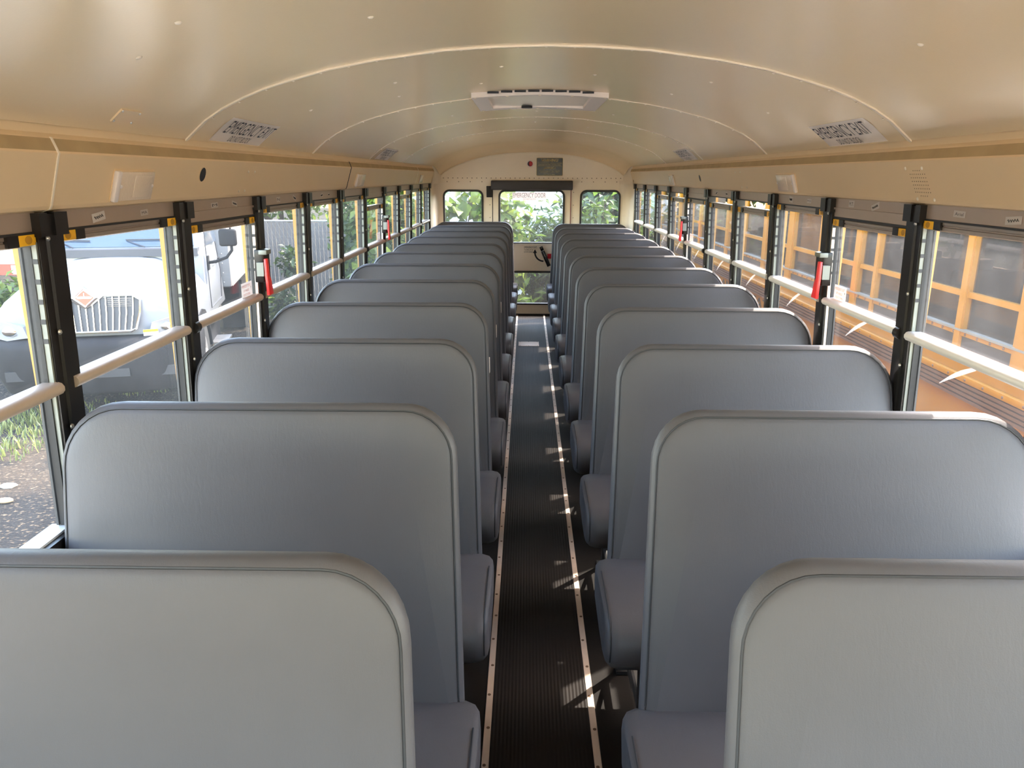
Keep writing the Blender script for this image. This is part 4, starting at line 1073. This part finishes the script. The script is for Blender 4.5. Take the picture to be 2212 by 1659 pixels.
# diamond badge
def dia(r, d): return [(0, gy(1.44)-d, 1.44+r), (r*1.15, gy(1.44)-d, 1.44), (0, gy(1.44)-d, 1.44-r), (-r*1.15, gy(1.44)-d, 1.44)]
mb = MB(); mb.loft([dia(.135,.0), dia(.135,.045), dia(.11,.05), dia(.10,.04)]); bd = mb.build('badge', 'chrome', tk, smooth=0)
mb = MB(); mb.poly(dia(.088,.042)); mb.build('badge_field', 'inkred', bd, smooth=0)
mb = MB(); y = gy(1.44)-.044; mb.poly([(-.085,y,1.445),(-.07,y,1.458),(.07,y,1.458),(.085,y,1.445),(.07,y,1.432),(-.07,y,1.432)]); mb.build('badge_band', 'white', bd, smooth=0)
mb = MB(); mb.quad((-.004,y,1.46),(.004,y,1.46),(.004,y,1.50),(-.004,y,1.50)); mb.build('badge_stroke', 'white', bd, smooth=0)
# headlights
for s in (-1, 1):
    mb = MB(); pts = [(.66,.99,.13),(.70,1.12,.135),(.92,1.175,.19),(1.09,1.16,.30),(1.13,1.06,.34),(1.09,.985,.28),(.90,.955,.17)]
    mb.loft([[(s*x, y-.05, z) for x, z, y in pts], [(s*x*.98, y+.10, z) for x, z, y in pts]]); hl = mb.build('headlight', 'hlens', tk, smooth=30)
    mb = MB(); mb.ellipsoid((s*.86, .135, 1.06), .085, .04, .06); mb.build('headlight_reflector', 'chrome', hl)
    mb = MB(); mb.ellipsoid((s*1.05, .235, 1.07), .045, .05, .045); mb.build('turn_signal', 'amber', hl)
mb = MB(); mb.quad((.60,.06,.965),(.76,.10,.965),(.76,.10,1.04),(.60,.06,1.04)); stk = mb.build('permit_sticker', 'decalwhite', tk, smooth=0)
mb = MB(); mb.quad((.60,.055,1.01),(.76,.095,1.01),(.76,.095,1.04),(.60,.055,1.04)); mb.build('sticker_band', 'yellow', stk, smooth=0)
text_obj('sticker_number', '221001', (.62,.056,.975), (.97,.24,0), (0,0,1), .022, .11, 'ink', stk)
# cab
mb = MB(); prof = [(1.66,.86),(1.66,1.78),(1.76,1.84),(2.38,2.62),(2.52,2.72),(3.35,2.78),(3.42,2.6),(3.42,.86)]
def cabx(y, z): return 1.10-.14*max(0, (z-1.8))
mb.loft([[(s_*cabx(y, z), y, z) for y, z in prof] for s_ in (-1, 1)]); cab = mb.build('cab', 'truckwhite', tk, smooth=30, bevel=.03)
def onws(x, t, d=.012):
    y = 1.78+(2.36-1.78)*t; z = 1.865+(2.595-1.865)*t
    return (x, y-d*.8, z+d*.6)
mb = MB(); mb.loft([[onws(-.98,.02), onws(.98,.02), onws(.90,.97), onws(-.90,.97)], [onws(-.98,.02,-.01), onws(.98,.02,-.01), onws(.90,.97,-.01), onws(-.90,.97,-.01)]]); ws = mb.build('windscreen', 'wscreen', tk, smooth=0)
mb = MB(); mb.box(-1.05, 1.05, 1.60, 1.80, 1.765, 1.868); mb.build('cowl', 'grilledark', tk, smooth=0)
mb = MB(); mb.tube([onws(-.55,.0,.03), onws(-.75,.14,.03), onws(-.35,.12,.03)], .009, 5); mb.tube([onws(.35,.0,.03), onws(.10,.13,.03), onws(.55,.13,.03)], .009, 5); mb.build('wiper', 'ink', ws)
mb = MB(); mb.poly([(cabx(0,1.86)+.006,2.05,1.86),(cabx(0,1.86)+.006,3.05,1.86),(cabx(0,2.5)+.006,3.0,2.5),(cabx(0,2.5)+.006,2.50,2.5)]); mb.build('door_window', 'wscreen', cab, smooth=0)
mb = MB(); pts = [(1.98,.98),(1.98,1.82),(2.46,2.58),(3.12,2.58),(3.14,1.4),(3.02,.98)]
mb.tube([(cabx(y,z)+.004, y, z) for y, z in pts+pts[:1]], .008, 5); mb.build('door_seam', 'grilledark', cab)
mb = MB(); mb.box(1.10, 1.125, 2.95, 3.06, 1.55, 1.60); mb.build('door_handle', 'ink', cab, smooth=0)
text_obj('door_lettering', 'USDOT', (1.108, 2.35, 1.52), (0,1,0), (0,0,1), .09, .30, 'inkgrey', cab)
# mirror
mb = MB(); mb.tube([(1.08,2.02,1.62),(1.22,1.98,1.64),(1.38,1.95,1.70),(1.46,1.94,1.80),(1.46,1.94,1.92)], .022, 8); mb.box(1.07, 1.12, 1.96, 2.10, 1.52, 1.72)
mi = mb.build('mirror_arm', 'bumper', tk)
mb = MB(); mb.box(-.12, .12, -.06, .06, -.12, .12); mb.build('mirror_head', 'bumper', mi, (1.42,1.95,1.98), bevel=.035, seg=3)
mb = MB(); mb.box(-.10, .10, -.05, .05, -.07, .07); mb.build('mirror_head', 'bumper', mi, (1.42,1.95,2.24), bevel=.025)
mb = MB(); mb.tube([(1.46,1.96,2.0),(1.46,1.97,2.40),(1.04,2.3,2.40)], .016, 6); mb.build('mirror_brace', 'bumper', mi)
# steps, wheels, chassis
for z, x1 in ((.42, 1.24), (.80, 1.16)):
    mb = MB(); mb.box(.98, x1, 2.15, 2.75, z-.03, z); mb.build('step', 'alu', tk, smooth=0)
mb = MB(); mb.box(.80, 1.02, 2.0, 3.1, .36, .9); mb.build('step_box', 'bumper', tk, smooth=0)
for (x, y) in ((-.98,1.0),(.98,1.0),(-.92,6.3),(.92,6.3)):
    s = 1 if x > 0 else -1
    mb = MB(); mb.loft([[(x+s*d, y+r*math.cos(2*PI*k/28), .50+r*math.sin(2*PI*k/28)) for k in range(28)] for d, r in ((-.13,.42),(-.13,.47),(-.09,.50),(.09,.50),(.13,.47),(.13,.30))])
    wl2 = mb.build('wheel', 'tire', tk, smooth=40)
    mb = MB(); mb.disc((x+s*.11, y, .5), (s,0,0), .29, .02, 20, .27); mb.disc((x+s*.12, y, .5), (s,0,0), .10, .05, 14, .07); mb.build('wheel_hub', 'boxwhite', wl2, smooth=30)
for s in (-1, 1):
    mb = MB(); rows = []
    for i in range(9):
        a = PI*i/8; rows.append([(s*1.10, 1.0+.60*math.cos(a), .52+.60*math.sin(a)), (s*1.135, 1.0+.60*math.cos(a), .52+.60*math.sin(a)), (s*1.135, 1.0+.54*math.cos(a), .52+.54*math.sin(a)), (s*1.10, 1.0+.54*math.cos(a), .52+.54*math.sin(a))])
    mb.loft(rows); mb.build('wheel_arch', 'bumper', tk, smooth=40)
mb = MB(); mb.box(-.45, .45, .4, 8.2, .55, .85); mb.build('chassis', 'bumper', tk, smooth=0)
mb = MB(); mb.box(-1.22, 1.22, 3.45, 8.3, 1.06, 3.7); bx = mb.build('box_body', 'boxwhite', tk, bevel=.05)
mb = MB()
for z in (1.08, 3.6):
    for i in range(40): mb.dome((1.222, 3.55+i*.12, z), (1,0,0), .012, .006, 6)
for x in (-1.1, 1.1):
    for i in range(16): mb.dome((x, 3.448, 1.15+i*.155), (0,-1,0), .012, .006, 6)
mb.build('box_rivets', 'screw', bx)
# landing strut seen below the box
mb = MB(); mb.box(.95, 1.01, 5.6, 5.68, .0, 1.05); mb.build('red_strut', 'redlens', tk, smooth=0)
mb = MB(); mb.box(.75, 1.15, 5.3, 7.4, .05, .95); mb.build('mud_guard', 'bumper', tk, smooth=0)

# ------------------------------------------------------------------ trailers
tr1 = empty('trailer', (-11.6, 14.6, GZ)); tag(tr1, 'white trailer with red and white reflective tape at the far left', 'trailer')
mb = MB(); mb.box(-4, 2.6, 0, 2.5, 1.0, 3.8); mb.build('trailer_body', 'boxwhite', tr1, smooth=0)
mb = MB(); mb.box(-4, 2.6, -.012, 0, .95, 1.16); tp = mb.build('reflective_tape', 'redrefl', tr1, smooth=0)
mb = MB()
for i in range(12): mb.box(-3.9+i*.54, -3.66+i*.54, -.016, -.012, .97, 1.14)
mb.build('white_tape', 'white', tp, smooth=0)
mb = MB()
for x in (-3.2, -2.0, 1.4): mb.box(x, x+.9, .3, 2.2, .0, 1.0)
mb.build('undercarriage', 'tire', tr1, smooth=0)
mb = MB(); mb.box(-4.5, 3.2, -.9, -.7, 0, .22); tag(mb.build('timber_beam', 'palebeam', None, (-10.8, 14.2, GZ), smooth=0), 'weathered timber lying on the ground in front of the far trailer', 'timber')
tr2 = empty('white_container', (-.9, 13.9, GZ)); tag(tr2, 'pale storage container glimpsed between the leaves behind the bus', 'container')
mb = MB(); mb.box(-1.1, 2.3, 0, 1.3, .12, 2.9); mb.build('container_body', 'containerwhite', tr2, smooth=0)
mb = MB()
for i in range(17): mb.box(-1.05+i*.2, -.95+i*.2, -.03, 0, .2, 2.8)
mb.build('corrugation', 'containerwhite', tr2, smooth=0)
mb = MB()
for x in (-1.0, 2.0): mb.box(x, x+.25, .1, 1.2, 0, .12)
mb.build('container_feet', 'tire', tr2, smooth=0)

# ------------------------------------------------------------------ neighbouring school bus
nb = empty('school_bus', (2.25, 7.4, GZ)); tag(nb, 'yellow school bus parked alongside, filling the right windows', 'bus')
NX, NY = 2.25, 7.4
def NB(mb, name, mat, par=nb, **k):
    mb.xf(lambda p: (p[0]-NX, p[1]-NY, p[2]-GZ)); return mb.build(name, mat, par, **k)
y0, y1, W2 = 2.6, 13.3, 2.40
zh, zb = 1.462, .82
mb = MB()
mb.box(NX, NX+.03, y0, y1, zh, 1.78)                       # band over the windows
mb.box(NX, NX+.03, y0, y1, -.62, .82)                      # body side
mb.box(NX+W2-.03, NX+W2, y0, y1, zh, 1.78); mb.box(NX+W2-.03, NX+W2, y0, y1, -.62, .82)
mb.box(NX, NX+W2, y1-.03, y1, -.62, .8); mb.box(NX, NX+.5, y1-.03, y1, .8, 1.8); mb.box(NX+1.9, NX+W2, y1-.03, y1, .8, 1.8); mb.box(NX, NX+W2, y1-.03, y1, 1.5, 1.8)
NB(mb, 'body_side', 'busyellow', smooth=0)
mb = MB(); rf = [(NX-.02,1.70),(NX,1.80),(NX+.18,1.97),(NX+.5,2.08),(NX+1.2,2.14),(NX+1.9,2.08),(NX+W2-.18,1.97),(NX+W2,1.80),(NX+W2+.02,1.70)]
mb.loft([[(x, y, z) for x, z in rf] for y in (y0, y1)], closed=False, cap0=False, cap1=False); NB(mb, 'roof', 'busyellow', smooth=40)
mb = MB(); mb.box(NX+.03, NX+W2-.03, y0, y1-.03, -.20, -.14); mb.box(NX+.03, NX+W2-.03, y0, y0+.05, -.2, 1.8); NB(mb, 'bus_floor', 'darkin', smooth=0)
mb = MB(); mb.box(NX+.04, NX+W2-.04, y0, y1-.03, 1.64, 1.68); NB(mb, 'inner_ceiling', 'header', smooth=0)
posts = [(3.38,.28),(3.98,.065),(5.02,.05),(5.32,.10),(5.97,.14),(6.70,.16),(7.42,.13),(8.15,.06),(8.84,.13),(9.55,.08),(10.25,.10),(10.95,.10),(11.65,.10),(12.4,.12),(13.2,.2),(2.7,.2)]
for yc, wd in posts:
    mb = MB(); mb.box(NX-.012, NX+.02, yc-wd/2, yc+wd/2, zb, zh); mb.box(NX-.02, NX-.012, yc-wd*.4, yc+wd*.4, zb, zh)
    NB(mb, 'window_post', 'busyellow', smooth=0)
for i in range(11):
    yc = 3.4+i*.95; mb = MB(); mb.box(NX+W2-.02, NX+W2+.01, yc-.06, yc+.06, zb, zh); NB(mb, 'far_window_post', 'busyellow', smooth=0)
mb = MB(); mb.box(NX-.008, NX+.02, y0, y1, 1.082, 1.112); NB(mb, 'window_rail', 'busyellow', smooth=0)
mb = MB(); mb.box(NX+.012, NX+.018, y0, y1, zb, zh); NB(mb, 'window_glass', 'glassdark', smooth=0)
mb = MB(); mb.box(NX+W2-.018, NX+W2-.012, y0, y1, zb, zh); NB(mb, 'far_window_glass', 'glassdark', smooth=0)
mb = MB(); mb.box(NX-.022, NX+.02, y0, y1, .905, .916); ld = NB(mb, 'window_ledge', 'track', smooth=0)
mb = MB(); mb.box(NX-.014, NX+.02, y0, y1, .882, .905); rv = NB(mb, 'rivet_strip', 'busyellow', smooth=0)
mb = MB(); y = 2.7
while y < 13.2: mb.dome((NX-.014, y, .893), (-1,0,0), .009, .005, 6); y += .11
NB(mb, 'ledge_rivets', 'rust')
mb = MB(); mb.box(NX-.006, NX+.02, y0, y1, .82, .882); NB(mb, 'dark_lower_band', 'darkin', smooth=0)
mb = MB(); mb.box(NX-.03, NX, y0, y1, .655, .69); NB(mb, 'belt_rail', 'busyellow', bevel=.006)
mb = MB(); y = 2.7
while y < 13.2: mb.dome((NX-.03, y, .672), (-1,0,0), .008, .004, 6); y += .16
NB(mb, 'belt_rivets', 'rust')
mb = MB(); pr_ = [(NX,.652)]
for i in range(4): zz = .650-i*.024; pr_ += [(NX-.028, zz), (NX-.028, zz-.015), (NX-.012, zz-.017), (NX-.012, zz-.022)]
pr_ += [(NX, .552)]
mb.loft([[(x, y, z) for x, z in pr_] for y in (y0, y1)]); NB(mb, 'rub_rail', 'brownrail', smooth=20)
mb = MB(); mb.box(NX-.03, NX, y0, y1, .20, .28); mb.box(NX-.03, NX, y0, y1, -.18, -.10); NB(mb, 'lower_rub_rail', 'black', smooth=0)
text_obj('bus_lettering', 'TRANSPORTATION', (NX-NX, 9.35-NY, .43-GZ), (0,-1,0), (0,0,1), .105, 2.75, 'ink', nb, 'L', .003, bold=.01)
for i in range(10):
    yc = 3.7+i*.95
    for sx in (0, 1):
        mb = MB(); xa = NX+.12+sx*1.25; mb.box(xa, xa+.9, yc, yc+.10, .1, .92); NB(mb, 'seat_back', 'darkin', bevel=.04)
for (yy) in (4.2, 11.0):
    for sx in (.12, W2-.12):
        mb = MB(); mb.loft([[(NX+sx+d, yy+r*math.cos(2*PI*k/24), GZ+.48+r*math.sin(2*PI*k/24)) for k in range(24)] for d, r in ((-.11,.40),(-.11,.47),(.11,.47),(.11,.40))]); NB(mb, 'wheel', 'tire', smooth=40)

# green sheet hanging past the end of the yellow bus
gs = empty('green_tarp', (2.55, 14.6, GZ)); tag(gs, 'pale green sheet hanging from a wooden post past the yellow bus', 'tarp')
mb = MB(); rows = []
for i in range(9):
    t = i/8; rows.append([(-.30+t*.62, .05*math.sin(t*7), 2.62-.25*(1-t)+.02*math.sin(t*9)), (-.28+t*.60, .06*math.sin(t*7+.6), 2.05+.05*math.sin(t*5))])
mb.loft(rows, closed=False, cap0=False, cap1=False); sh = mb.build('sheet', 'tarp', gs); 
mb = MB(); mb.box(-.36, -.28, -.04, .04, 0, 3.2); mb.box(-.32, .5, -.02, .02, 2.68, 2.74); mb.build('wooden_post', 'palebeam', gs, smooth=0)
mb = MB(); mb.box(-.9, .9, 0, .05, 0, 3.4); tag(mb.build('brown_board_wall', 'palebeam', None, (3.35, 16.9, GZ), smooth=0), 'plain brown board wall beyond the last right window', 'board wall')
